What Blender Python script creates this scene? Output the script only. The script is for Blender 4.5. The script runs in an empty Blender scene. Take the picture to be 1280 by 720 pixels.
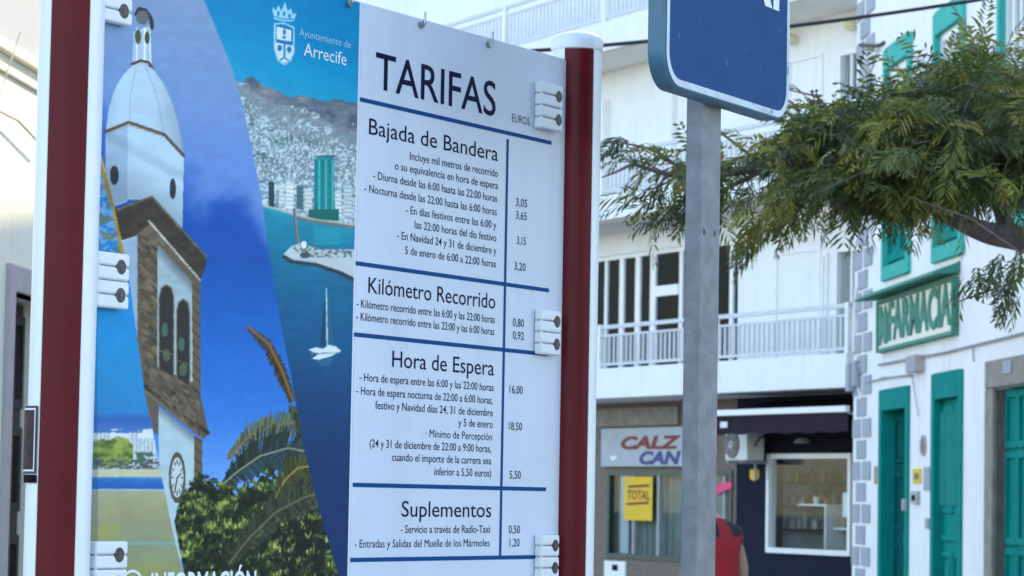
import bpy, bmesh, math, random
import numpy as np
from mathutils import Vector, Matrix, noise as mnoise

random.seed(7); rng = np.random.default_rng(11)
SC = bpy.context.scene
COL = SC.collection

# ------------------------------------------------------------------ camera
FPX = 3700.0                       # focal length in pixels of a 1280 wide picture
PITCH = math.atan(262 / 3700.0); ROLL = 0.018
CAM = Vector((0, 0, 1.6))
_r0 = Vector((1, 0, 0)); _u0 = Vector((0, -math.sin(PITCH), math.cos(PITCH)))
FWD = Vector((0, math.cos(PITCH), math.sin(PITCH)))
RGT = math.cos(ROLL) * _r0 + math.sin(ROLL) * _u0
UPV = math.cos(ROLL) * _u0 - math.sin(ROLL) * _r0
cam = bpy.data.cameras.new('camera'); cam_o = bpy.data.objects.new('camera', cam); COL.objects.link(cam_o)
cam_o.matrix_world = Matrix(((RGT.x, UPV.x, -FWD.x, CAM.x), (RGT.y, UPV.y, -FWD.y, CAM.y), (RGT.z, UPV.z, -FWD.z, CAM.z), (0, 0, 0, 1)))
cam.sensor_width = 36; cam.lens = FPX * 36 / 1280; cam.clip_start = 0.1; cam.clip_end = 2000
cam.dof.use_dof = True; cam.dof.focus_distance = 6.1; cam.dof.aperture_fstop = 16
SC.camera = cam_o

# ------------------------------------------------------------------ world, sun, exposure
SUN_AZ = math.atan2(0.42, 0.91); SUN_EL = math.radians(23)
world = bpy.data.worlds.new('World'); SC.world = world; world.use_nodes = True
wn = world.node_tree.nodes; wl = world.node_tree.links
sky = wn.new('ShaderNodeTexSky'); sky.sky_type = 'NISHITA'; sky.sun_disc = False
sky.sun_elevation = SUN_EL; sky.sun_rotation = SUN_AZ; sky.air_density = 1.0; sky.dust_density = 1.0; sky.ozone_density = 1.0
bg = wn['Background']; bg.inputs['Strength'].default_value = 0.14
wl.new(sky.outputs['Color'], bg.inputs['Color'])
sun = bpy.data.lights.new('sun', 'SUN'); sun.energy = 2.1; sun.angle = math.radians(0.5); sun.color = (1.0, 0.82, 0.46)
sun_o = bpy.data.objects.new('sun', sun); COL.objects.link(sun_o)
sdir = Vector((math.sin(SUN_AZ) * math.cos(SUN_EL), math.cos(SUN_AZ) * math.cos(SUN_EL), math.sin(SUN_EL)))
sun_o.rotation_euler = sdir.to_track_quat('Z', 'Y').to_euler(); sun_o.location = (0, 0, 60)
vs = SC.view_settings; vs.view_transform = 'Standard'; vs.look = 'None'; vs.gamma = 1.0; vs.use_curve_mapping = False
vs.exposure = 2.2

# ------------------------------------------------------------------ helpers
def ray(px, py):
    return FWD + RGT * ((px - 640) / FPX) - UPV * ((py - 360) / FPX)
def proj(p):
    v = p - CAM; k = v.dot(FWD)
    return 640 + FPX * v.dot(RGT) / k, 360 - FPX * v.dot(UPV) / k
def at(px, py, Z):
    r = ray(px, py); return CAM + r * (Z / r.y)

class Frame:
    """A vertical plane: u runs along it away from the viewer, w goes in behind it, z is up."""
    def __init__(s, px, Z, d):
        r = ray(px, 622); s.O = Vector((r.x / r.y * Z, Z, 0)); s.d = Vector((d[0], d[1], 0)).normalized()
        s.i = Vector((s.d.y, -s.d.x, 0))
        if s.i.dot(s.O) < 0: s.i = -s.i
    def P(s, u, w, z): return s.O + s.d * u + s.i * w + Vector((0, 0, z))
    def uz(s, px, py, w=0.0):
        r = ray(px, py); O = s.O + s.i * w; t = (O - CAM).dot(s.i) / r.dot(s.i); p = CAM + r * t
        return (p - s.O).dot(s.d), p.z
    def U(s, px, w=0.0, py=500): return s.uz(px, py, w)[0]

FW_ = Frame(1065, 46.25, (-1860, 3700))     # apartment building, plane of its balcony fronts
FP_ = Frame(1090, 43.5, (-250, 3700))       # pharmacy building
FL_ = Frame(20, 18.5, (300, 3700))          # corner house
FQ_ = Frame(73, 5.2, (2157, 3700))          # tariff board
FB_ = Frame(877, 6.2, (1960, 3700))         # blue sign

class MB:
    def __init__(s): s.v = []; s.f = []; s.m = []
    def face(s, pts, m=0):
        n = len(s.v); s.v += [tuple(p) for p in pts]; s.f.append(tuple(range(n, n + len(pts)))); s.m.append(m)
    def hexa(s, c, m=0):
        n = len(s.v); s.v += [tuple(p) for p in c]
        for q in ((0, 3, 2, 1), (4, 5, 6, 7), (0, 1, 5, 4), (1, 2, 6, 5), (2, 3, 7, 6), (3, 0, 4, 7)):
            s.f.append(tuple(n + k for k in q)); s.m.append(m)
    def box(s, F, u0, u1, w0, w1, z0, z1, m=0):
        s.hexa([F.P(u0, w0, z0), F.P(u1, w0, z0), F.P(u1, w1, z0), F.P(u0, w1, z0), F.P(u0, w0, z1), F.P(u1, w0, z1), F.P(u1, w1, z1), F.P(u0, w1, z1)], m)
    def tube(s, pts, rad, n=8, m=0, cap=True):
        pts = [Vector(p) for p in pts]; R = rad if isinstance(rad, (list, tuple)) else [rad] * len(pts)
        base = len(s.v)
        for k, p in enumerate(pts):
            t = (pts[min(k + 1, len(pts) - 1)] - pts[max(k - 1, 0)]).normalized()
            a = t.cross(Vector((0, 0, 1)) if abs(t.z) < .9 else Vector((1, 0, 0))).normalized(); b = t.cross(a)
            for j in range(n):
                q = 2 * math.pi * j / n; s.v.append(tuple(p + (a * math.cos(q) + b * math.sin(q)) * R[k]))
        for k in range(len(pts) - 1):
            for j in range(n):
                j2 = (j + 1) % n
                s.f.append((base + k * n + j, base + k * n + j2, base + (k + 1) * n + j2, base + (k + 1) * n + j)); s.m.append(m)
        if cap:
            s.f.append(tuple(base + j for j in range(n))[::-1]); s.m.append(m)
            e = base + (len(pts) - 1) * n; s.f.append(tuple(e + j for j in range(n))); s.m.append(m)
    def lathe(s, c, prof, n=24, m=0):
        """prof: (radius, z) from bottom to top about the vertical through c"""
        base = len(s.v); c = Vector(c)
        for r, z in prof:
            for j in range(n):
                q = 2 * math.pi * j / n; s.v.append((c.x + r * math.cos(q), c.y + r * math.sin(q), c.z + z))
        for k in range(len(prof) - 1):
            for j in range(n):
                j2 = (j + 1) % n
                s.f.append((base + k * n + j, base + k * n + j2, base + (k + 1) * n + j2, base + (k + 1) * n + j)); s.m.append(m)
        s.f.append(tuple(base + j for j in range(n))[::-1]); s.m.append(m)
        e = base + (len(prof) - 1) * n; s.f.append(tuple(e + j for j in range(n))); s.m.append(m)
    def prism(s, F, poly, w0, w1, m=0, mside=None):
        """poly: (u, z) outline, extruded from w0 (front) to w1"""
        mside = m if mside is None else mside
        a = sum(poly[i][0] * poly[(i + 1) % len(poly)][1] - poly[(i + 1) % len(poly)][0] * poly[i][1] for i in range(len(poly)))
        s.face([F.P(u, w0, z) for u, z in poly], m)
        s.face([F.P(u, w1, z) for u, z in reversed(poly)], m)
        for i in range(len(poly)):
            (ua, za), (ub, zb) = poly[i], poly[(i + 1) % len(poly)]
            s.face([F.P(ua, w0, za), F.P(ua, w1, za), F.P(ub, w1, zb), F.P(ub, w0, zb)], mside)
    def build(s, name, mats, parent=None, bevel=0.0, smooth=False, segs=2, kind=None, origin=None):
        mats = mats if isinstance(mats, (list, tuple)) else [mats]
        me = bpy.data.meshes.new(name)
        off = parent_world(parent) if parent else (Vector(origin) if origin is not None else Vector((0, 0, 0)))
        me.from_pydata([(x - off.x, y - off.y, z - off.z) for x, y, z in s.v], [], s.f)
        for mm in mats: me.materials.append(mm)
        me.polygons.foreach_set('material_index', s.m)
        bm = bmesh.new(); bm.from_mesh(me)
        bmesh.ops.remove_doubles(bm, verts=bm.verts, dist=1e-5)
        bmesh.ops.recalc_face_normals(bm, faces=bm.faces)
        if bevel:
            es = [e for e in bm.edges if len(e.link_faces) == 2 and e.calc_face_angle(0) > 0.5]
            bmesh.ops.bevel(bm, geom=es, offset=bevel, segments=segs, affect='EDGES', clamp_overlap=True, profile=.5)
        bm.to_mesh(me); bm.free()
        if smooth:
            me.polygons.foreach_set('use_smooth', [True] * len(me.polygons))
            try: me.set_sharp_from_angle(angle=math.radians(38))
            except Exception: pass
        o = bpy.data.objects.new(name, me); COL.objects.link(o)
        if parent: o.parent = parent
        elif origin is not None: o.location = off
        if kind: o['kind'] = kind
        return o

def parent_world(p):
    v = Vector((0, 0, 0))
    while p: v += p.location; p = p.parent
    return v
def tag(o, label, cat, group=None):
    o['label'] = label; o['category'] = cat
    if group: o['group'] = group
    return o
def thing(name, label, cat, loc, group=None):
    o = bpy.data.objects.new(name, None); COL.objects.link(o); o.location = loc; o.empty_display_size = .2
    return tag(o, label, cat, group)

# ------------------------------------------------------------------ materials
def s2l(c): return tuple(((x / 255) / 12.92 if x <= 10.3 else (((x / 255) + .055) / 1.055) ** 2.4) for x in c)
def mat(name, col, rough=.6, var=0.0, scale=6.0, bump=0.0, bscale=60.0, metal=0.0, streak=0.0, spec=.5, stain=None, detail=4.0):
    m = bpy.data.materials.new(name); m.use_nodes = True; nt = m.node_tree; b = nt.nodes['Principled BSDF']
    b.inputs['Base Color'].default_value = (*col, 1); b.inputs['Roughness'].default_value = rough; b.inputs['Metallic'].default_value = metal
    b.inputs['Specular IOR Level'].default_value = spec
    tc = nt.nodes.new('ShaderNodeTexCoord'); out = None
    if var or streak:
        nz = nt.nodes.new('ShaderNodeTexNoise'); nz.inputs['Scale'].default_value = scale; nz.inputs['Detail'].default_value = detail; nz.inputs['Roughness'].default_value = .65
        nt.links.new(tc.outputs['Object'], nz.inputs['Vector'])
        rp = nt.nodes.new('ShaderNodeMapRange'); rp.inputs['From Min'].default_value = .3; rp.inputs['From Max'].default_value = .7
        rp.inputs['To Min'].default_value = 1 - var; rp.inputs['To Max'].default_value = 1 + var * .6
        nt.links.new(nz.outputs['Fac'], rp.inputs['Value'])
        mx = nt.nodes.new('ShaderNodeVectorMath'); mx.operation = 'SCALE'; mx.inputs[0].default_value = col
        nt.links.new(rp.outputs['Result'], mx.inputs['Scale']); out = mx.outputs['Vector']
        if streak:
            mp = nt.nodes.new('ShaderNodeMapping'); mp.inputs['Scale'].default_value = (5, 5, .35)
            n2 = nt.nodes.new('ShaderNodeTexNoise'); n2.inputs['Scale'].default_value = 1.6; n2.inputs['Detail'].default_value = 5
            nt.links.new(tc.outputs['Object'], mp.inputs['Vector']); nt.links.new(mp.outputs['Vector'], n2.inputs['Vector'])
            r2 = nt.nodes.new('ShaderNodeMapRange'); r2.inputs['From Min'].default_value = .52; r2.inputs['From Max'].default_value = .75; r2.inputs['To Max'].default_value = streak
            nt.links.new(n2.outputs['Fac'], r2.inputs['Value'])
            mix = nt.nodes.new('ShaderNodeMix'); mix.data_type = 'RGBA'
            nt.links.new(r2.outputs['Result'], mix.inputs['Factor']); nt.links.new(out, mix.inputs['A'])
            mix.inputs['B'].default_value = (*(stain or tuple(x * .45 for x in col)), 1); out = mix.outputs['Result']
        nt.links.new(out, b.inputs['Base Color'])
    if bump:
        nb = nt.nodes.new('ShaderNodeTexNoise'); nb.inputs['Scale'].default_value = bscale; nb.inputs['Detail'].default_value = 6
        nt.links.new(tc.outputs['Object'], nb.inputs['Vector'])
        bp = nt.nodes.new('ShaderNodeBump'); bp.inputs['Strength'].default_value = bump; bp.inputs['Distance'].default_value = .01
        nt.links.new(nb.outputs['Fac'], bp.inputs['Height']); nt.links.new(bp.outputs['Normal'], b.inputs['Normal'])
    return m
def flecks(m, col, scale, lo, amt):
    nt = m.node_tree; b = nt.nodes['Principled BSDF']; src = b.inputs['Base Color'].links[0].from_socket
    tc = nt.nodes.new('ShaderNodeTexCoord'); n = nt.nodes.new('ShaderNodeTexNoise'); n.inputs['Scale'].default_value = scale; n.inputs['Detail'].default_value = 3
    r = nt.nodes.new('ShaderNodeMapRange'); r.inputs['From Min'].default_value = lo; r.inputs['From Max'].default_value = lo + .05; r.inputs['To Max'].default_value = amt
    x = nt.nodes.new('ShaderNodeMix'); x.data_type = 'RGBA'; x.inputs['B'].default_value = (*col, 1)
    nt.links.new(tc.outputs['Object'], n.inputs['Vector']); nt.links.new(n.outputs['Fac'], r.inputs['Value']); nt.links.new(r.outputs['Result'], x.inputs['Factor']); nt.links.new(src, x.inputs['A']); nt.links.new(x.outputs['Result'], b.inputs['Base Color'])
def glass(name, tint=(.9, .95, .95), refl=1.0, rough=.02):
    m = bpy.data.materials.new(name); m.use_nodes = True; nt = m.node_tree; nt.nodes.remove(nt.nodes['Principled BSDF'])
    o = nt.nodes['Material Output']; t = nt.nodes.new('ShaderNodeBsdfTransparent'); t.inputs['Color'].default_value = (*tint, 1)
    g = nt.nodes.new('ShaderNodeBsdfGlossy'); g.inputs['Roughness'].default_value = rough
    lw = nt.nodes.new('ShaderNodeLayerWeight'); lw.inputs['Blend'].default_value = .5; f0 = nt.nodes.new('ShaderNodeMath'); f0.operation = 'POWER'; f0.inputs[1].default_value = 5; nt.links.new(lw.outputs['Facing'], f0.inputs[0]); f = nt.nodes.new('ShaderNodeMath'); f.operation = 'MULTIPLY_ADD'; f.inputs[1].default_value = .96; f.inputs[2].default_value = .04; nt.links.new(f0.outputs[0], f.inputs[0])
    k = nt.nodes.new('ShaderNodeMath'); k.operation = 'MULTIPLY'; k.inputs[1].default_value = refl; k.use_clamp = True
    mx = nt.nodes.new('ShaderNodeMixShader'); nt.links.new(f.outputs[0], k.inputs[0]); nt.links.new(k.outputs[0], mx.inputs[0])
    nt.links.new(t.outputs[0], mx.inputs[1]); nt.links.new(g.outputs[0], mx.inputs[2]); nt.links.new(mx.outputs[0], o.inputs['Surface'])
    return m
def attr_mat(name, rough=.4, trans=0.0, spec=.5):
    m = bpy.data.materials.new(name); m.use_nodes = True; nt = m.node_tree; b = nt.nodes['Principled BSDF']
    a = nt.nodes.new('ShaderNodeAttribute'); a.attribute_name = 'Col'; b.inputs['Roughness'].default_value = rough; b.inputs['Specular IOR Level'].default_value = spec
    nt.links.new(a.outputs['Color'], b.inputs['Base Color'])
    if trans:
        t = nt.nodes.new('ShaderNodeBsdfTranslucent'); hs = nt.nodes.new('ShaderNodeMix'); hs.data_type = 'RGBA'; hs.blend_type = 'MULTIPLY'; hs.inputs['Factor'].default_value = 1
        nt.links.new(a.outputs['Color'], hs.inputs['A']); hs.inputs['B'].default_value = (1.5, 1.6, .7, 1)
        nt.links.new(hs.outputs['Result'], t.inputs['Color']); mx = nt.nodes.new('ShaderNodeMixShader'); mx.inputs[0].default_value = trans
        nt.links.new(b.outputs[0], mx.inputs[1]); nt.links.new(t.outputs[0], mx.inputs[2]); nt.links.new(mx.outputs[0], nt.nodes['Material Output'].inputs['Surface'])
    return m

M = {}
M['plaster'] = mat('white_plaster', (.82, .82, .81), .85, .05, 1.3, .25, 35, streak=.22, stain=(.5, .5, .49))
M['plaster2'] = mat('white_plaster_pharmacy', (.82, .82, .82), .85, .06, 1.0, .35, 25, streak=.26, stain=(.52, .52, .52))
M['warm_plaster'] = mat('warm_plaster', (.74, .72, .66), .88, .05, 1.5, .3, 30, streak=.15)
M['house'] = mat('house_plaster', (.80, .76, .64), .88, .06, 2.0, .3, 30, streak=.12)
M['cream'] = mat('soffit_warm_bounce', (.78, .74, .66), .85, .04, 1.2, .2, 30)
M['white_paint'] = mat('white_paint', (.80, .80, .80), .45, .05, 4, .05, 60)
M['alu_white'] = mat('white_lacquered_aluminium', (.72, .74, .76), .32, .03, 8, .02, 200)
M['plastic'] = mat('white_clamp_plastic', (.70, .72, .74), .42, .06, 30, .03, 200)
M['groove'] = mat('clamp_groove', (.22, .23, .25), .7)
M['hole'] = mat('dark_bolt_hole', (.012, .012, .014), .4)
M['bolt'] = mat('zinc_bolt', (.35, .36, .36), .35, .2, 40, metal=.9)
M['dark_bolt'] = mat('dark_bolt_head', (.05, .05, .055), .5, .3, 60)
M['maroon'] = mat('maroon_cover', (.105, .006, .010), .38, .14, 5, .03, 90, streak=.2, stain=(.13, .014, .018), spec=.14)
M['panel'] = mat('panel_white', (.66, .69, .76), .38, .02, 3)
M['sheet'] = mat('price_print_white', (.60, .64, .725), .5, .05, 2.6, .03, 14, spec=.2, streak=.28, stain=(.46, .50, .57))
M['ink'] = mat('navy_ink', (.004, .009, .040), .6, spec=.08)
M['rule'] = mat('blue_rule_ink', (.004, .060, .20), .6, spec=.08)
M['white_ink'] = mat('white_ink', (.72, .76, .80), .45)
M['pale_ink'] = mat('pale_blue_ink', (.32, .58, .72), .45)
M['sign_blue'] = mat('traffic_blue', (.012, .062, .185), .6, spec=.12, var=.10, scale=7, bump=.05, bscale=60, streak=.10, stain=(.06, .12, .28))
flecks(M['sign_blue'], (.10, .17, .32), 42, .69, .6)
M['sign_edge'] = mat('sign_edge_blue_grey', (.055, .135, .20), .4, .25, 9, .1, 60, streak=.3, stain=(.12, .16, .18))
M['sign_white'] = mat('sign_border_white', (.52, .60, .66), .4, .18, 14, .1, 80, streak=.25, stain=(.16, .28, .36))
flecks(M['sign_white'], (.10, .24, .34), 26, .64, .8)
M['galv'] = mat('galvanised_steel', (.225, .228, .24), .6, .25, 22, .15, 120, metal=.25, streak=.45, stain=(.13, .125, .12))
M['stone'] = mat('grey_brown_stone', (.23, .205, .18), .7, .35, 5, .3, 40, detail=8)
M['granite'] = mat('speckled_granite', (.20, .165, .135), .7, .4, 22, .15, 80, detail=8, spec=.1)
M['navy'] = mat('navy_shop_paint', (.011, .015, .032), .8, .12, 3, .1, 40, spec=.1)
M['black'] = mat('black_paint', (.006, .006, .009), .8, spec=.1)
M['dark_green'] = mat('dark_green_frame', (.012, .045, .038), .45)
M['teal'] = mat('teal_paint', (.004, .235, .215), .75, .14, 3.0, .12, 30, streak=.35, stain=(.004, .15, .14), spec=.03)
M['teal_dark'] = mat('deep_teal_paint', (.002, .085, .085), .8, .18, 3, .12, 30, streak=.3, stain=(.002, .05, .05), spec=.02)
M['teal_light'] = mat('teal_window_paint', (.05, .42, .36), .75, .12, 3.0, .1, 30, spec=.12)
M['quoin'] = mat('grey_quoin_paint', (.34, .37, .42), .85, .12, 4, .3, 30)
M['pink_stone'] = mat('pinkish_surround', (.40, .36, .37), .85, .1, 5, .25, 40)
M['door_dark'] = mat('dark_wood_door', (.030, .026, .025), .5, .3, 8, .1, 40)
M['jamb'] = mat('brown_door_jamb', (.16, .135, .12), .6, .2, 6)
M['curtain'] = mat('grey_curtain', (.34, .37, .40), .9, .1, 6)
M['curtain_green'] = mat('green_grey_curtain', (.17, .215, .20), .9, .25, 6)
M['curtain_dark'] = mat('mauve_grey_curtain', (.20, .21, .25), .9, .15, 6)
M['rail'] = mat('grey_white_rail_paint', (.58, .60, .64), .5, .08, 5)
M['upper_shade'] = mat('painted_shade_lilac_grey', (.36, .38, .47), .9, .05, 2, .2, 30)  # shade of the upper house wall, put into the colour
M['wire_cream'] = mat('painted_over_cable', (.55, .50, .40), .8)
M['curtain_white'] = mat('white_curtain', (.66, .62, .62), .9, .06, 6)
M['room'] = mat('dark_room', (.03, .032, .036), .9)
M['room_shop'] = mat('shop_interior', (.55, .60, .62), .9, .3, 1.6)
M['glass'] = glass('window_glass', (.93, .97, .97), .55)
M['glass_dark'] = glass('dark_window_glass', (.42, .47, .55), .18, .03)
M['awn'] = mat('plum_awning_fabric', (.034, .025, .036), .95, .12, 6, .2, 80, spec=.05)
M['red_ink'] = mat('red_sign_paint', (.20, .010, .016), .6)
M['blue_ink'] = mat('blue_sign_paint', (.012, .04, .20), .6)
M['sign_grey'] = mat('pale_shop_sign', (.40, .43, .48), .6, .10, 3)
M['yellow'] = mat('yellow_paper', (.75, .48, .02), .7, .06, 5)
M['pink'] = mat('pink_paper', (.75, .05, .17), .6)
M['pharm_green'] = mat('pharmacy_green', (.035, .22, .155), .75, .15, 5, .05, 50)
M['pharm_white'] = mat('pharmacy_board_white', (.66, .68, .60), .5, .08, 6)
M['grey_metal'] = mat('grey_metal', (.32, .34, .36), .5, .1, 8)
M['ac_white'] = mat('air_conditioner_casing', (.62, .63, .62), .5, .08, 6)
M['ac_dark'] = mat('air_conditioner_grille', (.06, .065, .065), .6)
M['cable'] = mat('black_cable', (.018, .018, .02), .6)
M['cable_grey'] = mat('grey_cable', (.30, .31, .33), .7)
M['bark'] = mat('tree_bark', (.17, .125, .115), .9, .3, 12, .5, 40)
M['leaf'] = attr_mat('feathery_leaf', .5, .28, .3)
M['poster'] = attr_mat('poster_print', .5, spec=.12)
M['skin'] = mat('skin', (.42, .25, .18), .55, .08, 12)
M['shirt'] = mat('red_shirt', (.32, .008, .015), .8, .1, 9, .15, 30)
M['shirt_black'] = mat('black_shirt_yoke', (.012, .012, .018), .8)
M['jeans'] = mat('dark_trousers', (.03, .035, .05), .85, .1, 10)
M['hair'] = mat('dark_hair', (.018, .013, .011), .6, .3, 60)
M['shoe'] = mat('dark_shoe', (.03, .03, .03), .6)
M['pot'] = mat('clay_pot', (.30, .14, .09), .8, .1, 10)
M['pot_white'] = mat('white_pot', (.66, .66, .64), .5)
M['plant'] = mat('shop_plant_leaf', (.025, .07, .03), .6, .3, 20)
M['wood'] = mat('pale_wood', (.38, .27, .17), .6, .2, 6)
M['paper'] = mat('white_paper', (.72, .74, .76), .8)
M['lamp'] = mat('yellowish_lamp_globe', (.62, .58, .36), .35)
M['roof'] = mat('roof_slab', (.40, .37, .34), .9, .2, 2)

def paving(name, c1, c2, mortar, sx, sy):
    m = bpy.data.materials.new(name); m.use_nodes = True; nt = m.node_tree; b = nt.nodes['Principled BSDF']; b.inputs['Roughness'].default_value = .8
    tc = nt.nodes.new('ShaderNodeTexCoord'); bk = nt.nodes.new('ShaderNodeTexBrick'); bk.inputs['Scale'].default_value = 1
    bk.inputs['Color1'].default_value = (*c1, 1); bk.inputs['Color2'].default_value = (*c2, 1); bk.inputs['Mortar'].default_value = (*mortar, 1)
    bk.inputs['Brick Width'].default_value = sx; bk.inputs['Row Height'].default_value = sy; bk.inputs['Mortar Size'].default_value = .012
    nt.links.new(tc.outputs['Object'], bk.inputs['Vector']); nt.links.new(bk.outputs['Color'], b.inputs['Base Color']); return m
M['paving'] = paving('plaza_paving', (.36, .33, .29), (.30, .28, .25), (.15, .14, .13), .6, .4)
M['asphalt'] = mat('asphalt', (.055, .055, .058), .9, .25, 3, .4, 120)
M['kerb'] = mat('kerb_stone', (.30, .29, .28), .8, .15, 5)
M['mark'] = mat('road_paint', (.7, .7, .68), .7, .15, 6)

# ------------------------------------------------------------------ ground
class Wd:
    def P(s, x, y, z): return Vector((x, y, z))
WD = Wd()
g = MB(); g.face([(-300, -200, -.124), (300, -200, -.124), (300, 500, -.124), (-300, 500, -.124)]); g.build('ground', M['asphalt'], kind='structure')
g = MB(); g.face([(-40, 9.4, -.12), (40, 9.4, -.12), (40, 12.2, -.12), (-40, 12.2, -.12)]); g.build('road', M['asphalt'], kind='structure')
g = MB(); g.box(WD, -30, 30, -20, 9.1, -.12, 0); g.build('pavement', M['paving'], kind='structure')
g = MB(); g.box(WD, -30, 30, 12.5, 62, -.12, 0); g.build('plaza', M['paving'], kind='structure')
g = MB(); g.box(WD, -30, 30, 9.1, 9.25, -.12, .012); g.box(WD, -30, 30, 12.35, 12.5, -.12, .012); g.build('kerb', M['kerb'], kind='structure', bevel=.01)
g = MB()
for k in range(-8, 9): g.face([(k * 3 - .9, 10.75, -.116), (k * 3 + .9, 10.75, -.116), (k * 3 + .9, 10.87, -.116), (k * 3 - .9, 10.87, -.116)])
g.build('road_marking', M['mark'], kind='structure')

# ------------------------------------------------------------------ walls with openings
def wall_grid(mb, F, u0, u1, z0, z1, w, th, holes, m=0):
    us = sorted({u0, u1, *[h[0] for h in holes], *[h[1] for h in holes]}); zs = sorted({z0, z1, *[h[2] for h in holes], *[h[3] for h in holes]})
    us = [u for u in us if u0 <= u <= u1]; zs = [z for z in zs if z0 <= z <= z1]
    for a, b in zip(us, us[1:]):
        for c, d in zip(zs, zs[1:]):
            if any(h[0] <= (a + b) / 2 <= h[1] and h[2] <= (c + d) / 2 <= h[3] for h in holes): continue
            mb.face([F.P(a, w, c), F.P(b, w, c), F.P(b, w, d), F.P(a, w, d)], m)
            mb.face([F.P(a, w + th, c), F.P(a, w + th, d), F.P(b, w + th, d), F.P(b, w + th, c)], m)
    for h in holes:
        a, b, c, d = max(h[0], u0), min(h[1], u1), max(h[2], z0), min(h[3], z1)
        for (p, q, r, t) in ((a, c, b, c), (b, c, b, d), (b, d, a, d), (a, d, a, c)):
            mb.face([F.P(p, w, q), F.P(p, w + th, q), F.P(r, w + th, t), F.P(r, w, t)], m)
    for (p, q, r, t) in ((u0, z0, u1, z0), (u1, z0, u1, z1), (u1, z1, u0, z1), (u0, z1, u0, z0)):
        mb.face([F.P(p, w, q), F.P(p, w + th, q), F.P(r, w + th, t), F.P(r, w, t)], m)
def frame_rect(mb, F, u0, u1, z0, z1, w0, w1, t, m=0, tb=None):
    """four bars butted end to end"""
    tb = t if tb is None else tb
    mb.box(F, u0, u0 + t, w0, w1, z0, z1, m); mb.box(F, u1 - t, u1, w0, w1, z0, z1, m)
    mb.box(F, u0 + t, u1 - t, w0, w1, z1 - tb, z1, m); mb.box(F, u0 + t, u1 - t, w0, w1, z0, z0 + tb, m)

# ------------------------------------------------------------------ lettering
def text_polys(body, shear=0.0, offset=0.0, res=3):
    c = bpy.data.curves.new('tmp', 'FONT'); c.body = body; c.size = 1; c.shear = shear; c.offset = offset; c.resolution_u = res
    o = bpy.data.objects.new('tmp', c); COL.objects.link(o)
    bpy.context.view_layer.update()
    dg = bpy.context.evaluated_depsgraph_get(); me = bpy.data.meshes.new_from_object(o.evaluated_get(dg))
    vs_ = np.array([v.co[:2] for v in me.vertices]).reshape(-1, 2); fs = [tuple(p.vertices) for p in me.polygons]
    bpy.data.objects.remove(o); bpy.data.curves.remove(c); bpy.data.meshes.remove(me)
    return vs_, fs
_h, _ = text_polys('H'); CAPH = float(_h[:, 1].max() - _h[:, 1].min())
def put_text(mb, F, body, ua, ub, zb, cap, w, m=0, offset=0.0, shear=0.0, res=3, thick=0.0, flip=False):
    """writes body from ua (its first letter) to ub with the base line at zb; flip when u runs the other way than reading"""
    v, fs = text_polys(body, shear, offset, res)
    x0, x1 = v[:, 0].min(), v[:, 0].max(); k = cap / CAPH
    U = ua + (v[:, 0] - x0) / (x1 - x0) * (ub - ua); Z = zb + v[:, 1] * k
    n = len(mb.v); mb.v += [tuple(F.P(float(a), w, float(b))) for a, b in zip(U, Z)]
    for f in fs: mb.f.append(tuple(n + i for i in f)); mb.m.append(m)
    if thick:
        n2 = len(mb.v); mb.v += [tuple(F.P(float(a), w + thick, float(b))) for a, b in zip(U, Z)]
        cnt = {}
        for f in fs:
            for i in range(len(f)):
                e = (f[i], f[(i + 1) % len(f)]); cnt[tuple(sorted(e))] = cnt.get(tuple(sorted(e)), 0) + 1
        for (a, b), c in cnt.items():
            if c == 1: mb.f.append((n + a, n + b, n2 + b, n2 + a)); mb.m.append(m)
def px_text(mb, F, body, pl, pr, yb, cap_px, w, m=0, **kw):
    """the same from pixels: left, right, base line at the right end, cap height there"""
    ua = F.uz(pl, yb, w)[0]; ub, z = F.uz(pr, yb, w); z2 = F.uz(pr, yb - cap_px, w)[1]
    ua = F.uz(pl, yb, w)[0]
    put_text(mb, F, body, ua, ub, z, z2 - z, w, m, **kw)

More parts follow.
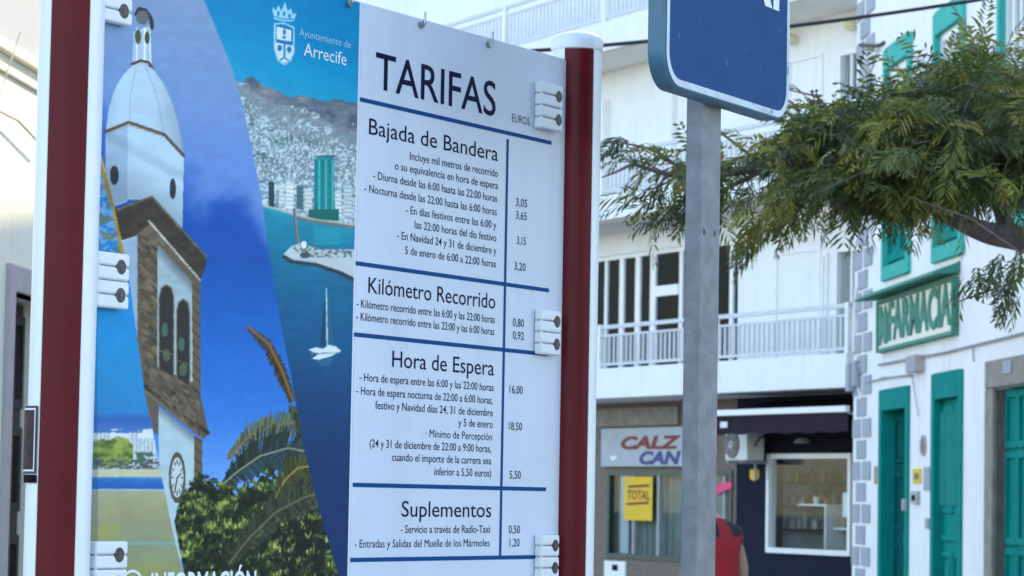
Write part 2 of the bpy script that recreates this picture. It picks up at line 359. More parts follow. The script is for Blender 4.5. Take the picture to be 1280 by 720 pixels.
# ================================================================== APARTMENT BUILDING
def apartment():
    F = FW_
    root = thing('apartment_building', 'white apartment building with railed balconies above two ground floor shops', 'building', F.P(6, 4, 0))
    U1 = 24.0; U0 = -2.5; H = 13.2; ww = 1.1
    e1 = F.U(922, ww, 400)                              # right end of the glazed bay on the first floor
    # openings in the wall plane (w = ww)
    sh1 = (F.U(916, ww, 640), F.U(760, ww, 640), .51, 2.145)          # first shop window
    sh2 = (1.66, 4.26, .75, 2.42)
    gl = (e1, 12.2, 3.62, 6.19)
    w1 = (1.36, 2.16, 3.7, 5.74)
    w2 = (1.53, 2.12, 8.25, 9.0)
    mb = MB(); wall_grid(mb, F, U0, U1, 3.4, H, ww, .3, [gl, w1, w2])
    mb.box(F, U0, U0 + .3, ww + .3, 9, 3.4, H); mb.box(F, U1 - .3, U1, ww + .3, 9, 0, H); mb.box(F, U0 + .3, U1 - .3, 8.7, 9, 0, H); mb.box(F, U0, U0 + .3, ww + .3, 9, 0, 3.4)
    mb.build('wall', M['plaster'], root)
    mb = MB(); mb.box(F, U0 + .3, U1 - .3, ww + .3, 8.7, H - .5, H - .2); mb.build('roof', M['roof'], root)
    # ground floor: stone part, navy part
    mb = MB(); split = F.U(920, ww, 640)
    wall_grid(mb, F, split, U1 - .3, 0, 3.4, ww, .3, [sh1])
    mb.build('stone_cladding', M['granite'], root)
    mb = MB(); wall_grid(mb, F, U0 + .3, split, 0, 3.4, ww + .004, .3, [sh2]); mb.build('navy_shopfront', M['navy'], root)
    mb = MB(); mb.box(F, F.U(850, ww, 520), F.U(743, ww, 520) + 1.2, ww - .06, ww, 2.96, 3.3); mb.build('stone_lintel', M['stone'], root, bevel=.01)
    mb = MB(); mb.box(F, -.32, .12, ww - .35, ww - .003, 0, 3.39); mb.build('end_pillar', M['plaster'], root, bevel=.01)
    # rooms behind the glass
    def room(name, u0, u1, z0, z1, d, m):
        r = MB(); wa = ww + .31; r.face([F.P(u0, wa, z0), F.P(u1, wa, z0), F.P(u1, d, z0), F.P(u0, d, z0)]); r.face([F.P(u0, wa, z1), F.P(u1, wa, z1), F.P(u1, d, z1), F.P(u0, d, z1)])
        r.face([F.P(u0, d, z0), F.P(u1, d, z0), F.P(u1, d, z1), F.P(u0, d, z1)]); r.face([F.P(u0, wa, z0), F.P(u0, d, z0), F.P(u0, d, z1), F.P(u0, wa, z1)]); r.face([F.P(u1, wa, z0), F.P(u1, d, z0), F.P(u1, d, z1), F.P(u1, wa, z1)])
        r.build(name, m, root)
    room('shoe_shop_interior', sh1[0] - .2, sh1[1] + .2, .3, 2.6, 3.4, M['room_shop']); room('cafe_interior', sh2[0] - .6, sh2[1] + .5, .2, 2.9, 3.8, M['room_shop'])
    room('living_room_interior', gl[0] - .2, gl[1] + .2, 3.6, 6.3, 4.0, M['room'])
    # --- first shop window
    fr = MB(); frame_rect(fr, F, sh1[0], sh1[1], sh1[2], sh1[3], ww - .03, ww + .08, .09); wn_ = fr.build('shop_window', M['dark_green'], root)
    gp = MB(); gp.box(F, sh1[0] + .09, sh1[1] - .09, ww + .02, ww + .03, sh1[2] + .09, sh1[3] - .09); gp.build('pane', M['glass'], wn_)
    for px in (792, 823, 905): mu = MB(); u = F.U(px, ww, 640); mu.box(F, u - .035, u + .035, ww - .01, ww + .06, sh1[2] + .091, sh1[3] - .091); mu.build('mullion', M['grey_metal'], wn_)
    cu = MB(); us = np.linspace(sh1[0] + .1, sh1[1] - .1, 120)
    for a, b in zip(us, us[1:]):
        fa, fb = .05 * math.sin(a * 26) + .02 * math.sin(a * 61), .05 * math.sin(b * 26) + .02 * math.sin(b * 61)
        cu.face([F.P(a, ww + .22 + fa, sh1[2]), F.P(b, ww + .22 + fb, sh1[2]), F.P(b, ww + .22 + fb, sh1[3]), F.P(a, ww + .22 + fa, sh1[3])])
    cu.build('curtain', M['curtain_green'], wn_)
    st = MB(); ua, ub = F.U(782, ww, 640), F.U(772, ww, 640); st.box(F, ua, ub, ww + .06, ww + .1, sh1[2] + .1, sh1[3] - .1); st.build('window_screen', M['sign_grey'], wn_)
    # --- second shop window
    fr = MB(); frame_rect(fr, F, sh2[0], sh2[1], sh2[2], sh2[3], ww - .05, ww + .1, .085); wn_ = fr.build('shop_window', M['white_paint'], root, bevel=.006)
    gp = MB(); gp.box(F, sh2[0] + .085, sh2[1] - .085, ww + .02, ww + .03, sh2[2] + .085, sh2[3] - .085); gp.build('pane', M['glass'], wn_)
    fb = MB(); fb.box(F, sh2[0] - .1, sh2[1], ww - .06, ww + .0, 2.45, 2.98); fa = fb.build('shop_fascia', M['black'], root)
    lm = MB(); c = F.P(F.U(1011, ww, 556), ww - .1, 2.64); lm.lathe(c, [(.02, .06), (.12, .02), (.17, -.05)], 16); lm.build('spot_lamp', M['grey_metal'], fa)
    # --- first floor glazing
    z0, z1 = gl[2], gl[3]
    fr = MB(); frame_rect(fr, F, gl[0], gl[1], z0, z1, ww + .05, ww + .16, .08); wn_ = fr.build('window', M['white_paint'], root)
    mu = MB()
    for px, h in ((753.5, .05), (773, .085), (793, .09), (812, .10), (847, .06), (910, .06), (735, .05), (875, .06)):
        mu = MB(); u = F.U(px, ww, 380); mu.box(F, u - h, u + h, ww + .06, ww + .155, z0 + .081, z1 - .081); mu.build('mullion', M['white_paint'], wn_)
    mu = MB(); ua, ub = F.U(846, ww, 340), F.U(813, ww, 340); mu.box(F, ua + .06, ub - .06, ww + .062, ww + .153, 5.33, 5.52)
    mu.build('transom', M['white_paint'], wn_)
    gp = MB(); gp.box(F, gl[0] + .081, gl[1] - .081, ww + .10, ww + .11, z0 + .081, z1 - .081); gp.build('pane', M['glass_dark'], wn_)
    # small windows on the right
    for (u0, u1, z0, z1) in (w1, w2):
        fr = MB(); frame_rect(fr, F, u0 - .07, u1 + .07, z0 - .07, z1 + .07, ww - .03, ww + .12, .08); wn_ = fr.build('window', M['white_paint'], root, bevel=.006)
        gp = MB(); gp.box(F, u0, u1, ww + .05, ww + .06, z0, z1); gp.build('pane', M['glass'], wn_)
        cu = MB(); us = np.linspace(u0, u1, 40)
        for a, b in zip(us, us[1:]):
            cu.face([F.P(a, ww + .14 + .02 * math.sin(a * 50), z0), F.P(b, ww + .14 + .02 * math.sin(b * 50), z0), F.P(b, ww + .14 + .02 * math.sin(b * 50), z1), F.P(a, ww + .14 + .02 * math.sin(a * 50), z1)])
        cu.build('curtain', M['curtain_dark'], wn_)
        mu = MB(); um = (u0 + u1) / 2; mu.box(F, um - .025, um + .025, ww + .0, ww + .045, z0, z1); mu.build('mullion', M['white_paint'], wn_)
    # door shutters and recessed panels drawn in relief
    dr = MB(); frame_rect(dr, F, F.U(1026, ww, 380), F.U(968, ww, 380), 3.7, 5.9, ww - .03, ww, .10); d_ = dr.build('balcony_door', M['white_paint'], root, bevel=.005)
    dr = MB(); frame_rect(dr, F, F.U(1036, ww, 380), F.U(1029, ww, 380), 3.7, 5.75, ww - .05, ww, .06); dr.build('drain_pipe', M['white_paint'], root)
    dr = MB(); ua, ub = F.U(1029, ww, 120), F.U(986, ww, 120)
    frame_rect(dr, F, ua, ub, 7.0, 9.12, ww - .035, ww, .06); dr.build('blind_panel', M['white_paint'], root, bevel=.008)
    dr = MB(); ua, ub = F.U(763, ww, 130), F.U(748, ww, 130); dr.box(F, ua, ub + .9, ww - .16, ww, 6.8, 9.16); dr.box(F, F.U(846, ww, 130), F.U(838, ww, 130), ww - .1, ww, 6.8, 9.16)
    dr.build('pilaster', M['plaster'], root)
    # --- balconies
    def balcony(u0, u1, zs, zb, zr0, zr1, name, kink=None, soff=M['plaster']):
        s = MB(); s.box(F, u0, u1, -.12, ww, zs, zb); b = s.build('balcony', M['plaster'], root, bevel=.015)
        r = MB(); r.box(F, u0, u1, -.075, -.015, zr1 - .07, zr1); r.box(F, u0, u1, -.065, -.025, zr1 - .21, zr1 - .17); r.box(F, u0, u1, -.065, -.025, zr0, zr0 + .05)
        r.build('handrail', M['rail'], b, bevel=.004)
        r = MB(); n = int((u1 - u0) / .155)
        for k in range(n):
            u = u0 + .08 + k * .155 + rng.normal(0, .004); r.box(F, u, u + .045, -.06, -.03, zr0 + .051, zr1 - .211)
        r.build('railing', M['rail'], b)
        for k in range(int((u1 - u0) / 4.07) + 1):
            u = u0 + k * 4.07; r = MB(); r.box(F, u, u + .09, -.1, .0, zb, zr1 + .012); r.build('railing_post', M['white_paint'], b, bevel=.004)
        return b
    balcony(.02, 22, 3.41, 3.95, 4.0, 4.735, 'a')
    balcony(.05, 22, 6.64, 7.08, 7.15, 7.87, 'b')
    balcony(.05, 23, 9.74, 10.28, 10.34, 11.17, 'c')
    # soffit finishing, warm reflected light put into the colour under the slabs
    for z in (6.632, 9.732):
        s = MB(); s.box(F, .06, 21.9, 0, ww - .01, z - .02, z); s.build('soffit', M['cream'], root)
    return root
apartment()

# things fixed to the apartment building
def shop_things():
    F = FW_; ww = 1.1
    ua, ub = F.U(893, ww, 560), F.U(758, ww, 560)
    t = thing('shop_sign', 'pale shop sign with red and blue slanted letters above the shoe shop window', 'shop sign', F.P((ua + ub) / 2, ww, 2.2))
    b = MB(); b.box(F, ua, ub, ww - .12, ww - .002, 2.21, 2.92); b.build('sign_board', M['sign_grey'], t, bevel=.01)
    b = MB(); px_text(b, F, 'CALZ', 776, 852, 560, 15, ww - .124, 0, offset=.05, shear=.22)
    px_text(b, F, 'CAN', 799, 851, 579.5, 15, ww - .124, 1, offset=.05, shear=.22)
    cx, cz = F.uz(774, 569, ww); 
    ring = [(cx + .14 * math.cos(a) * (1 if a < math.pi else 1), cz + .1 * math.sin(a)) for a in np.linspace(math.pi * 1.1, math.pi * 1.9, 8)]
    ring += [(cx + .09 * math.cos(a), cz + .03 + .06 * math.sin(a)) for a in np.linspace(math.pi * 1.9, math.pi * 1.1, 8)]
    b.face([F.P(u, ww - .124, z) for u, z in ring], 2); b.build('lettering', [M['red_ink'], M['blue_ink'], M['white_ink']], t)
    # sale poster
    (u0, z1), (u1, z0) = F.uz(817, 596, ww), F.uz(781, 650, ww)
    t = thing('sale_poster', 'yellow sale poster with red print hanging inside the shoe shop window', 'poster', F.P((u0 + u1) / 2, ww, z0))
    b = MB(); b.box(F, u0, u1, ww - .022, ww - .018, z0, z1); b.build('paper', M['yellow'], t)
    b = MB(); k = (z1 - z0); uu = lambda a: u1 + (u0 - u1) * a
    b.face([F.P(uu(.15), ww - .024, z1 - .20 * k), F.P(uu(.9), ww - .024, z1 - .17 * k), F.P(uu(.9), ww - .024, z1 - .23 * k), F.P(uu(.15), ww - .024, z1 - .26 * k)])
    put_text(b, F, 'TOTAL', uu(.12), uu(.92), z1 - .52 * k, .20 * k, ww - .024, 0, offset=.03)
    b.face([F.P(uu(.1), ww - .024, z1 - .60 * k), F.P(uu(.88), ww - .024, z1 - .56 * k), F.P(uu(.88), ww - .024, z1 - .62 * k), F.P(uu(.1), ww - .024, z1 - .66 * k)])
    b.build('lettering', M['red_ink'], t)
    # pink banner
    b = MB(); pts = [(893, 607), (905, 604), (917, 602), (918, 610), (904, 616), (893, 620)]
    b.prism(F, [F.uz(x, y, ww) for x, y in pts], ww - .05, ww - .045); tag(b.build('banner', M['pink'], origin=F.P(5.4, ww, 1.7)), 'small bright pink banner across the end of the shoe shop window', 'banner')
    # yellow notice on the navy wall
    (u0, z1), (u1, z0) = F.uz(949, 587, ww), F.uz(938, 601, ww)
    b = MB(); um = (u0 + u1) / 2; b.prism(F, [(u1, z1), (u0, z1), (u0, z0 + .04), (um, z0), (u1, z0 + .04)], ww - .012, ww); tag(b.build('alarm_plate', M['yellow'], origin=F.P(u0, ww, z0)), 'small yellow shield plate on the navy wall under the air conditioner', 'plate')
    # meter box below the first window
    (u0, z1), (u1, z0) = F.uz(783, 702, ww), F.uz(756, 760, ww)
    t = thing('meter_box', 'white meter box with small dark square set in the stone wall', 'meter box', F.P(u0, ww, z0))
    b = MB(); b.box(F, u0, u1, ww - .03, ww + .02, z0, z1); b.build('box_door', M['white_paint'], t, bevel=.006)
    (a, z2), (c, z3) = F.uz(774, 706, ww), F.uz(767, 713, ww); b = MB(); b.box(F, a, c, ww - .036, ww - .03, z3, z2); b.build('meter_window', M['black'], t)
    # air conditioner
    ca, cb = F.uz(946, 579, .55), F.uz(904, 541, .55)
    t = thing('air_conditioner', 'white air conditioner unit on wall brackets under the plum awning', 'air conditioner', F.P(ca[0], ww, 2.25))
    u0, u1 = ca[0] + .75, cb[0] + .35; z0, z1 = 2.30, 2.84
    b = MB(); b.box(F, u0 - .42, u1 - .42, .55, .9, z0, z1); cs = b.build('casing', M['ac_white'], t, bevel=.02)
    uc = (u0 + u1) / 2 - .42 + .12; b = MB(); zc = (z0 + z1) / 2
    b.prism(F, [(uc + .235 * math.cos(a), zc + .235 * math.sin(a)) for a in np.linspace(0, 2 * math.pi, 28)[:-1]], .535, .552); b.build('fan_grille', M['ac_dark'], t)
    b = MB()
    for k in range(5):
        r = .05 + .04 * k; b.tube([F.P(uc + r * math.cos(a), .53, zc + r * math.sin(a)) for a in np.linspace(0, 2 * math.pi, 25)], .004, 5)
    b.tube([F.P(uc + .05 * math.cos(a), .528, zc + .05 * math.sin(a)) for a in np.linspace(0, 2 * math.pi, 13)], .02, 5)
    b.build('grille_wire', M['ac_white'], t)
    for k in (.15, .75):
        b = MB(); u = u0 - .42 + (u1 - u0) * k; b.box(F, u, u + .04, .5, ww, z0 - .05, z0 - .01); b.box(F, u, u + .04, ww - .05, ww, z0 - .32, z0 - .05); b.build('bracket', M['grey_metal'], t)
    b = MB(); p0 = F.P(u0 - .44, .7, z0 + .25); b.tube([p0, p0 + F.d * -.12 + Vector((0, 0, .12)), F.P(u0 - .6, ww - .05, z0 + .55)], .018, 6); b.build('hose', M['black'], t)
    # awning
    t = thing('awning', 'retracted plum fabric awning with white front bar over the cafe window', 'awning', F.P(2.1, ww, 3.2))
    b = MB(); b.box(F, .08, 4.25, -.08, .0, 3.03, 3.13); b.build('front_bar', M['white_paint'], t, bevel=.012)
    b = MB(); us = np.linspace(.1, 4.22, 60)
    for a, c in zip(us, us[1:]):
        za = 2.72 + .012 * math.sin(a * 9); zc_ = 2.72 + .012 * math.sin(c * 9); oa, oc = .012 * math.sin(a * 7), .012 * math.sin(c * 7)
        b.face([F.P(a, -.03 + oa, za), F.P(c, -.03 + oc, zc_), F.P(c, -.03, 3.03), F.P(a, -.03, 3.03)])
    b.build('valance', M['awn'], t, smooth=True)
    b = MB(); b.hexa([F.P(.1, .002, 3.08), F.P(4.22, .002, 3.08), F.P(4.22, ww - .01, 3.3), F.P(.1, ww - .01, 3.3), F.P(.1, .002, 3.1), F.P(4.22, .002, 3.1), F.P(4.22, ww - .01, 3.32), F.P(.1, ww - .01, 3.32)]); b.build('canopy', M['black'], t)
    b = MB()
    for u in (.3, 3.9): b.tube([F.P(u, .0, 3.05), F.P(u + .1, .55, 2.98), F.P(u, ww, 3.05)], .025, 6)
    b.build('folding_arm', M['white_paint'], t)
    b = MB(); a_, z_ = F.uz(905, 531, -.06); b.box(F, a_ - .1, a_ + .12, -.062, -.05, z_ - .05, z_ + .05); b.build('maker_plate', M['paper'], t)
    # things in the cafe window
    t = thing('display_shelf', 'white two-level display shelf standing behind the cafe window', 'shelf', F.P(3, 1.8, .7))
    b = MB(); b.box(F, 3.15, 4.05, 1.55, 1.95, 1.55, 1.585); b.box(F, 3.15, 3.19, 1.55, 1.95, .2, 1.55); b.box(F, 1.7, 3.14, 1.7, 2.1, 1.16, 1.195); b.box(F, 2.3, 2.34, 1.7, 2.1, .2, 1.16); b.build('shelf_board', M['white_paint'], t, bevel=.004)
    def pot(u, w, z, r, h, m, lab, leaf_h, n):
        p = thing('potted_plant', lab, 'plant', F.P(u, w, z))
        b = MB(); b.lathe(F.P(u, w, z), [(r * .7, 0), (r, h), (r * .9, h)], 14); b.build('pot', m, p, smooth=True)
        b = MB(); c = F.P(u, w, z + h)
        for k in range(n):
            a = rng.uniform(0, 6.28); L = leaf_h * rng.uniform(.6, 1.1); e = c + Vector((math.cos(a) * L * .6, math.sin(a) * L * .6, L * rng.uniform(.5, 1))); s_ = Vector((-math.sin(a), math.cos(a), 0)) * L * .14
            md = (c + e) / 2 + Vector((0, 0, .1 * L)); b.face([c, md + s_, e, md - s_])
        b.build('foliage', M['plant'], p)
    pot(3.75, 1.75, 1.586, .07, .12, M['pot_white'], 'small plant in a white pot on the higher shelf of the cafe window', .22, 26)
    pot(3.42, 1.75, 1.586, .08, .10, M['pot'], 'bushy dark plant in a clay pot on the higher shelf of the cafe window', .26, 40)
    pot(2.12, 1.85, 1.196, .09, .13, M['pot_white'], 'wide dark plant in a white pot on the lower cafe shelf', .30, 44)
    b = MB(); b.lathe(F.P(2.7, 1.85, 1.196), [(.05, 0), (.055, .16), (.02, .22), (.02, .28)], 14); tag(b.build('bottle', M['glass_dark'], smooth=True), 'dark glass bottle on the lower shelf of the cafe window', 'bottle')
    b = MB(); b.box(F, 2.86, 3.1, 1.75, 1.95, 1.196, 1.40); b.box(F, 2.85, 3.11, 1.74, 1.96, 1.40, 1.43); tag(b.build('storage_box', M['wood'], bevel=.006), 'pale brown lidded box on the lower shelf of the cafe window', 'box')
    b = MB(); b.lathe(F.P(2.47, 1.85, 1.196), [(.10, 0), (.12, .15), (.12, .17), (.03, .19), (.02, .22)], 16); tag(b.build('jar', M['pot'], smooth=True), 'round clay coloured jar on the lower shelf beside the dark plant', 'jar')
    b = MB(); b.box(F, 1.80, 2.0, ww + .035, ww + .04, 1.38, 1.78); tag(b.build('paper_notice', M['paper']), 'white paper notice stuck on the cafe window glass', 'notice')
    t = thing('cafe_counter', 'grey cafe counter with a white menu board on the back wall', 'counter', F.P(2.8, 3, .2))
    b = MB(); b.box(F, 1.5, 4.2, 2.7, 3.2, .2, 1.3); b.box(F, 1.45, 4.25, 2.65, 3.25, 1.3, 1.35); b.build('counter_body', M['grey_metal'], t, bevel=.01)
    b = MB(); b.box(F, 1.9, 3.7, 3.7, 3.78, 1.75, 2.3); b.build('menu_board', M['paper'], t)
    t = thing('wall_shelf', 'dark three-board shelf full of jars on the cafe side wall', 'shelf', F.P(4.6, 2.6, 1.0))
    for z in (1.12, 1.52, 1.92):
        b = MB(); b.box(F, 4.45, 4.755, 1.6, 3.75, z, z + .03); b.build('shelf_board', M['door_dark'], t)
    jm = [M['pot_white'], M['pot'], M['wood'], M['grey_metal'], M['plant'], M['door_dark'], M['pink_stone']]
    for k in range(36):
        z = (1.151, 1.551, 1.951)[k % 3]; w_ = 1.75 + .055 * k + rng.normal(0, .015); h = rng.uniform(.12, .30); r = rng.uniform(.045, .085)
        b = MB(); b.lathe(F.P(4.58 + rng.normal(0, .03), w_, z), [(r, 0), (r, h * .75), (r * .5, h * .85), (r * .5, h)], 10)
        tag(b.build('jar', jm[int(rng.integers(0, 7))], smooth=True), 'small jar standing on the shelf along the cafe side wall', 'jar', 'jars on the cafe wall shelf')
    # wall lamps
    for px, py, lab in ((990, 49, 'round pale wall lamp beside the blue sign under the top balcony'), (1066, 31, 'round pale wall lamp beside the quoined corner under the top balcony')):
        u, z = F.uz(px, py, ww - .1); t = thing('wall_lamp', lab, 'lamp', F.P(u, ww, z), 'wall lamps under the top balcony')
        b = MB(); c = F.P(u, ww - .14, z); b.lathe(c, [(.11 * math.sin(a), -.11 * math.cos(a)) for a in np.linspace(.1, 3.04, 9)], 14); b.build('globe', M['lamp'], t, smooth=True)
        b = MB(); b.box(F, u - .05, u + .05, ww - .05, ww, z - .05, z + .05); b.build('mount', M['white_paint'], t)
shop_things()

# ================================================================== PHARMACY BUILDING
def pharmacy():
    F = FP_; H = 12.25
    root = thing('pharmacy_building', 'white corner building with teal doors and windows and grey quoins', 'building', F.P(-8, 3, 0))
    U1, U0 = 1.55, -31.0  # unseen near stretch and roof height shaped to shade board and street
    d1 = (-2.72, -.60, 0, 3.24); d2 = (-6.05, -4.22, 0, 3.33); d3 = (-10.4, -7.85, 0, 3.02)
    w1 = (-2.70, -.80, 4.81, 8.17); w2 = (-6.05, -4.25, 4.80, 8.14); w3 = (-9.75, -7.95, 4.80, 8.14)
    holes = [d1, d2, d3, w1, w2, w3]
    for k in range(4): holes += [(-14.5 - 4 * k, -12.9 - 4 * k, 4.8, 8.1), (-14.5 - 4 * k, -12.9 - 4 * k, 0, 3.3)]
    mb = MB(); wall_grid(mb, F, U0, U1, 0, H, 0, .4, holes); mb.box(F, U0, U0 + .3, .4, 9, 0, H); mb.box(F, U1 - .3, U1, .4, 9, 0, H); mb.box(F, U0 + .3, U1 - .3, 8.7, 9, 0, H)
    mb.build('wall', M['plaster2'], root)
    mb = MB(); mb.box(F, U0 + .3, U1 - .3, .4, 8.7, H - .6, H - .35); mb.build('roof', M['roof'], root)
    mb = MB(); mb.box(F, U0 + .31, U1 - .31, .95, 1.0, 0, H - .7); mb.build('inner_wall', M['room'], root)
    # quoins
    mb = MB(); z = .05; k = 0
    while z < 9.2:
        if k % 2 == 0:
            mb.box(F, .95, 1.5, -.025, -.002, z, z + .275); mb.box(F, .10, .72, -.025, -.002, z, z + .275)
        else:
            mb.box(F, .48, 1.18, -.025, -.002, z, z + .275)
        z += .318; k += 1
    mb.build('quoin', M['quoin'], root, bevel=.006)
    # door one: deep dark opening
    def surround(h, name, t, tt, m, w0=-.035, w1=.398, extra=None):
        b = MB(); b.box(F, h[0], h[0] + t, w0, w1, 0, h[3]); b.box(F, h[1] - t, h[1], w0, w1, 0, h[3]); b.box(F, h[0] + t, h[1] - t, w0, w1, h[3] - tt, h[3])
        return b.build(name, m, root, bevel=.01)
    dd = surround(d1, 'door', .22, .30, M['teal'])
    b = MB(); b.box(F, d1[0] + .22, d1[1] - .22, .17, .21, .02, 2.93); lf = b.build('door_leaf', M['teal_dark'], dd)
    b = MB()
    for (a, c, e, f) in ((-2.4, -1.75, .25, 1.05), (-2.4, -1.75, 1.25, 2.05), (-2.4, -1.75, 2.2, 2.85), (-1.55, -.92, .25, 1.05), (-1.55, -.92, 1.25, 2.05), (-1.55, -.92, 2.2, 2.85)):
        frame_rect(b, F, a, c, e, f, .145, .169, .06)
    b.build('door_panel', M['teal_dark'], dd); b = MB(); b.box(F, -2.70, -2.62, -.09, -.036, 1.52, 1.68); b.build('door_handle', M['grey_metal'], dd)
    # door two
    dd = surround(d2, 'door', .20, .34, M['teal'])
    b = MB(); b.box(F, d2[0] + .2, d2[1] - .2, .10, .15, .02, 2.99); b.build('door_leaf', M['teal'], dd)
    b = MB()
    for s in (0, 1):
        a = -5.82 + s * .72; frame_rect(b, F, a, a + .64, 1.5, 2.9, .07, .099, .08); frame_rect(b, F, a, a + .64, .35, 1.0, .07, .099, .07)
        b.box(F, a + .18, a + .46, .075, .098, .5, .85)
    b.box(F, -5.84, -4.43, .065, .098, 1.14, 1.22); b.box(F, -5.84, -4.43, .06, .099, .2, .27)
    b.build('door_panel', M['teal'], dd, bevel=.01)
    b = MB()
    for k in range(9):
        u = -5.72 + k * .15; b.tube([F.P(u, .05, 1.6), F.P(u, .05, 2.82)], .012, 6)
    b.build('door_bars', M['teal_light'], dd)
    b = MB(); b.box(F, -5.30, -4.95, .06, .072, 1.62, 2.35); b.build('door_pane', M['glass'], dd)
    # door three with stone surround
    b = MB(); b.box(F, -7.85, -7.42, -.05, .39, 0, 3.02); b.box(F, -10.9, -7.42, -.05, .39, 3.022, 3.36); b.box(F, -10.9, -10.4, -.05, .39, 0, 3.02); sd = b.build('door_surround', M['stone'], root, bevel=.015)
    b = MB(); b.box(F, -10.38, -7.87, .13, .18, .02, 3.0); dd = b.build('door', M['teal'], root)
    b = MB()
    for s in range(4):
        a = -10.36 + s * .62; frame_rect(b, F, a, a + .60, .15, 1.1, .095, .129, .08); frame_rect(b, F, a, a + .60, 1.15, 2.25, .095, .129, .08); frame_rect(b, F, a, a + .60, 2.3, 2.98, .095, .129, .08)
    b.build('door_panel', M['teal'], dd, bevel=.008)
    # windows
    def window(h, kind):
        u0, u1, z0, z1 = h
        b = MB(); t = .17; b.box(F, u0, u0 + t, -.06, .12, z0, z1); b.box(F, u1 - t, u1, -.06, .12, z0, z1); b.box(F, u0 + t, u1 - t, -.06, .12, z1 - .30, z1); b.box(F, u0 + t, u1 - t, -.06, .12, z0, z0 + .20)
        fr = b.build('window', M['teal_light'], root, bevel=.012)
        b = MB(); zs = z0 + 1.45; b.box(F, u0 + t, u1 - t, .04, .10, z0 + .2, zs); frame_rect(b, F, u0 + t, (u0 + u1) / 2 - .02, z0 + .26, zs - .06, .0, .039, .12); frame_rect(b, F, (u0 + u1) / 2 + .02, u1 - t, z0 + .26, zs - .06, .0, .039, .12)
        b.build('shutter', M['teal'], fr, bevel=.006)
        b = MB(); frame_rect(b, F, u0 + t, u1 - t, zs, z1 - .30, .02, .09, .11)
        n = 4
        for k in range(1, n):
            u = u0 + t + (u1 - u0 - 2 * t) * k / n; b.box(F, u - .035, u + .035, .025, .085, zs + .11, z1 - .41)
        b.box(F, u0 + t + .11, u1 - t - .11, .028, .082, zs + .9, zs + .95)
        b.build('sash', M['white_paint'], fr, bevel=.004)
        b = MB(); b.box(F, u0 + t + .1, u1 - t - .1, .06, .066, zs + .1, z1 - .4); b.build('pane', M['glass'], fr)
        b = MB(); us = np.linspace(u0 + t, u1 - t, 50)
        for a, c in zip(us, us[1:]): b.face([F.P(a, .2 + .03 * math.sin(a * 30), zs), F.P(c, .2 + .03 * math.sin(c * 30), zs), F.P(c, .2 + .03 * math.sin(c * 30), z1 - .3), F.P(a, .2 + .03 * math.sin(a * 30), z1 - .3)])
        b.build('curtain', M['curtain_white'], fr)
    for h in (w1, w2, w3): window(h, 0)
    for k in range(4): window((-14.5 - 4 * k, -12.9 - 4 * k, 4.8, 8.1), 0)
    for k in range(4):
        h = (-14.5 - 4 * k, -12.9 - 4 * k, 0, 3.3); d_ = surround(h, 'door', .2, .3, M['teal']); b = MB(); b.box(F, h[0] + .2, h[1] - .2, .2, .25, .02, 2.99); b.build('door_leaf', M['teal'], d_)
    # conduits
    b = MB()
    def run(pts, r): b.tube([F.P(*((lambda q: (q[0], -.03, q[1]))(F.uz(x, y, -.03)))) for x, y in pts], r, 6)
    run([(1098, 456), (1135, 449), (1180, 441), (1212, 433), (1258, 422), (1300, 411)], .018)
    run([(1083, 478), (1105, 473), (1140, 468)], .013)
    run([(1135, 449), (1136, 470)], .013); run([(1216, 432), (1217, 452)], .012); run([(1100, 472), (1140, 470), (1148, 520)], .008)
    b.build('conduit', M['cable_grey'], root)
    b = MB()
    run([(1070, 360), (1068, 400), (1067, 440)], .03); run([(1074, 455), (1072, 478), (1076, 500)], .02)
    b.build('drain_pipe', M['white_paint'], root)
    b = MB(); b.box(F, 1.32, 1.62, -.12, -.03, 3.3, 3.72); b.box(F, .95, 1.22, -.10, -.03, 3.36, 3.75); b.build('cable_box', M['quoin'], root, bevel=.01)
    b = MB(); b.box(F, U0 + .2, U1, -.06, -.002, 0, .22); b.build('plinth', M['stone'], root)

    # ---- the sign
    t = thing('pharmacy_sign', 'green and white pharmacy sign under a green metal hood', 'shop sign', F.P(-3.2, -.1, 3.8))
    u0, u1 = -5.70, -.74; za, zb = 3.83, 4.48
    b = MB(); b.box(F, u0, u1, -.07, -.002, za, zb); b.build('sign_board', M['pharm_white'], t)
    b = MB(); frame_rect(b, F, u0 - .06, u1 + .05, za - .05, zb + .04, -.10, -.004, .05); b.build('sign_frame', M['pharm_green'], t)
    b = MB(); put_text(b, F, 'FARMACIA', -1.55, u0 + .10, za + .10, zb - za - .14, -.09, 0, offset=.022, thick=.0195)
    e0, e1 = -.80, -1.46
    P_ = lambda a, z: (e0 + (e1 - e0) * a, za + .05 + (zb - za - .08) * z)
    b.prism(F, [P_(0, 0), P_(.2, 0), P_(.45, .35), P_(.62, .02), P_(1, .02), P_(1, .72), P_(.72, .98), P_(.5, .62), P_(.3, .98), P_(0, .98)], -.09, -.071)
    b.build('lettering', M['pharm_green'], t)
    b = MB(); b.hexa([F.P(u0 - .12, -.34, zb + .07), F.P(u1 + .50, -.34, zb + .07), F.P(u1 + .50, 0, zb + .09), F.P(u0 - .12, 0, zb + .09), F.P(u0 - .12, -.34, zb + .10), F.P(u1 + .50, -.34, zb + .10), F.P(u1 + .50, -.001, zb + .24), F.P(u0 - .12, -.001, zb + .24)])
    b.build('hood', M['pharm_green'], t)
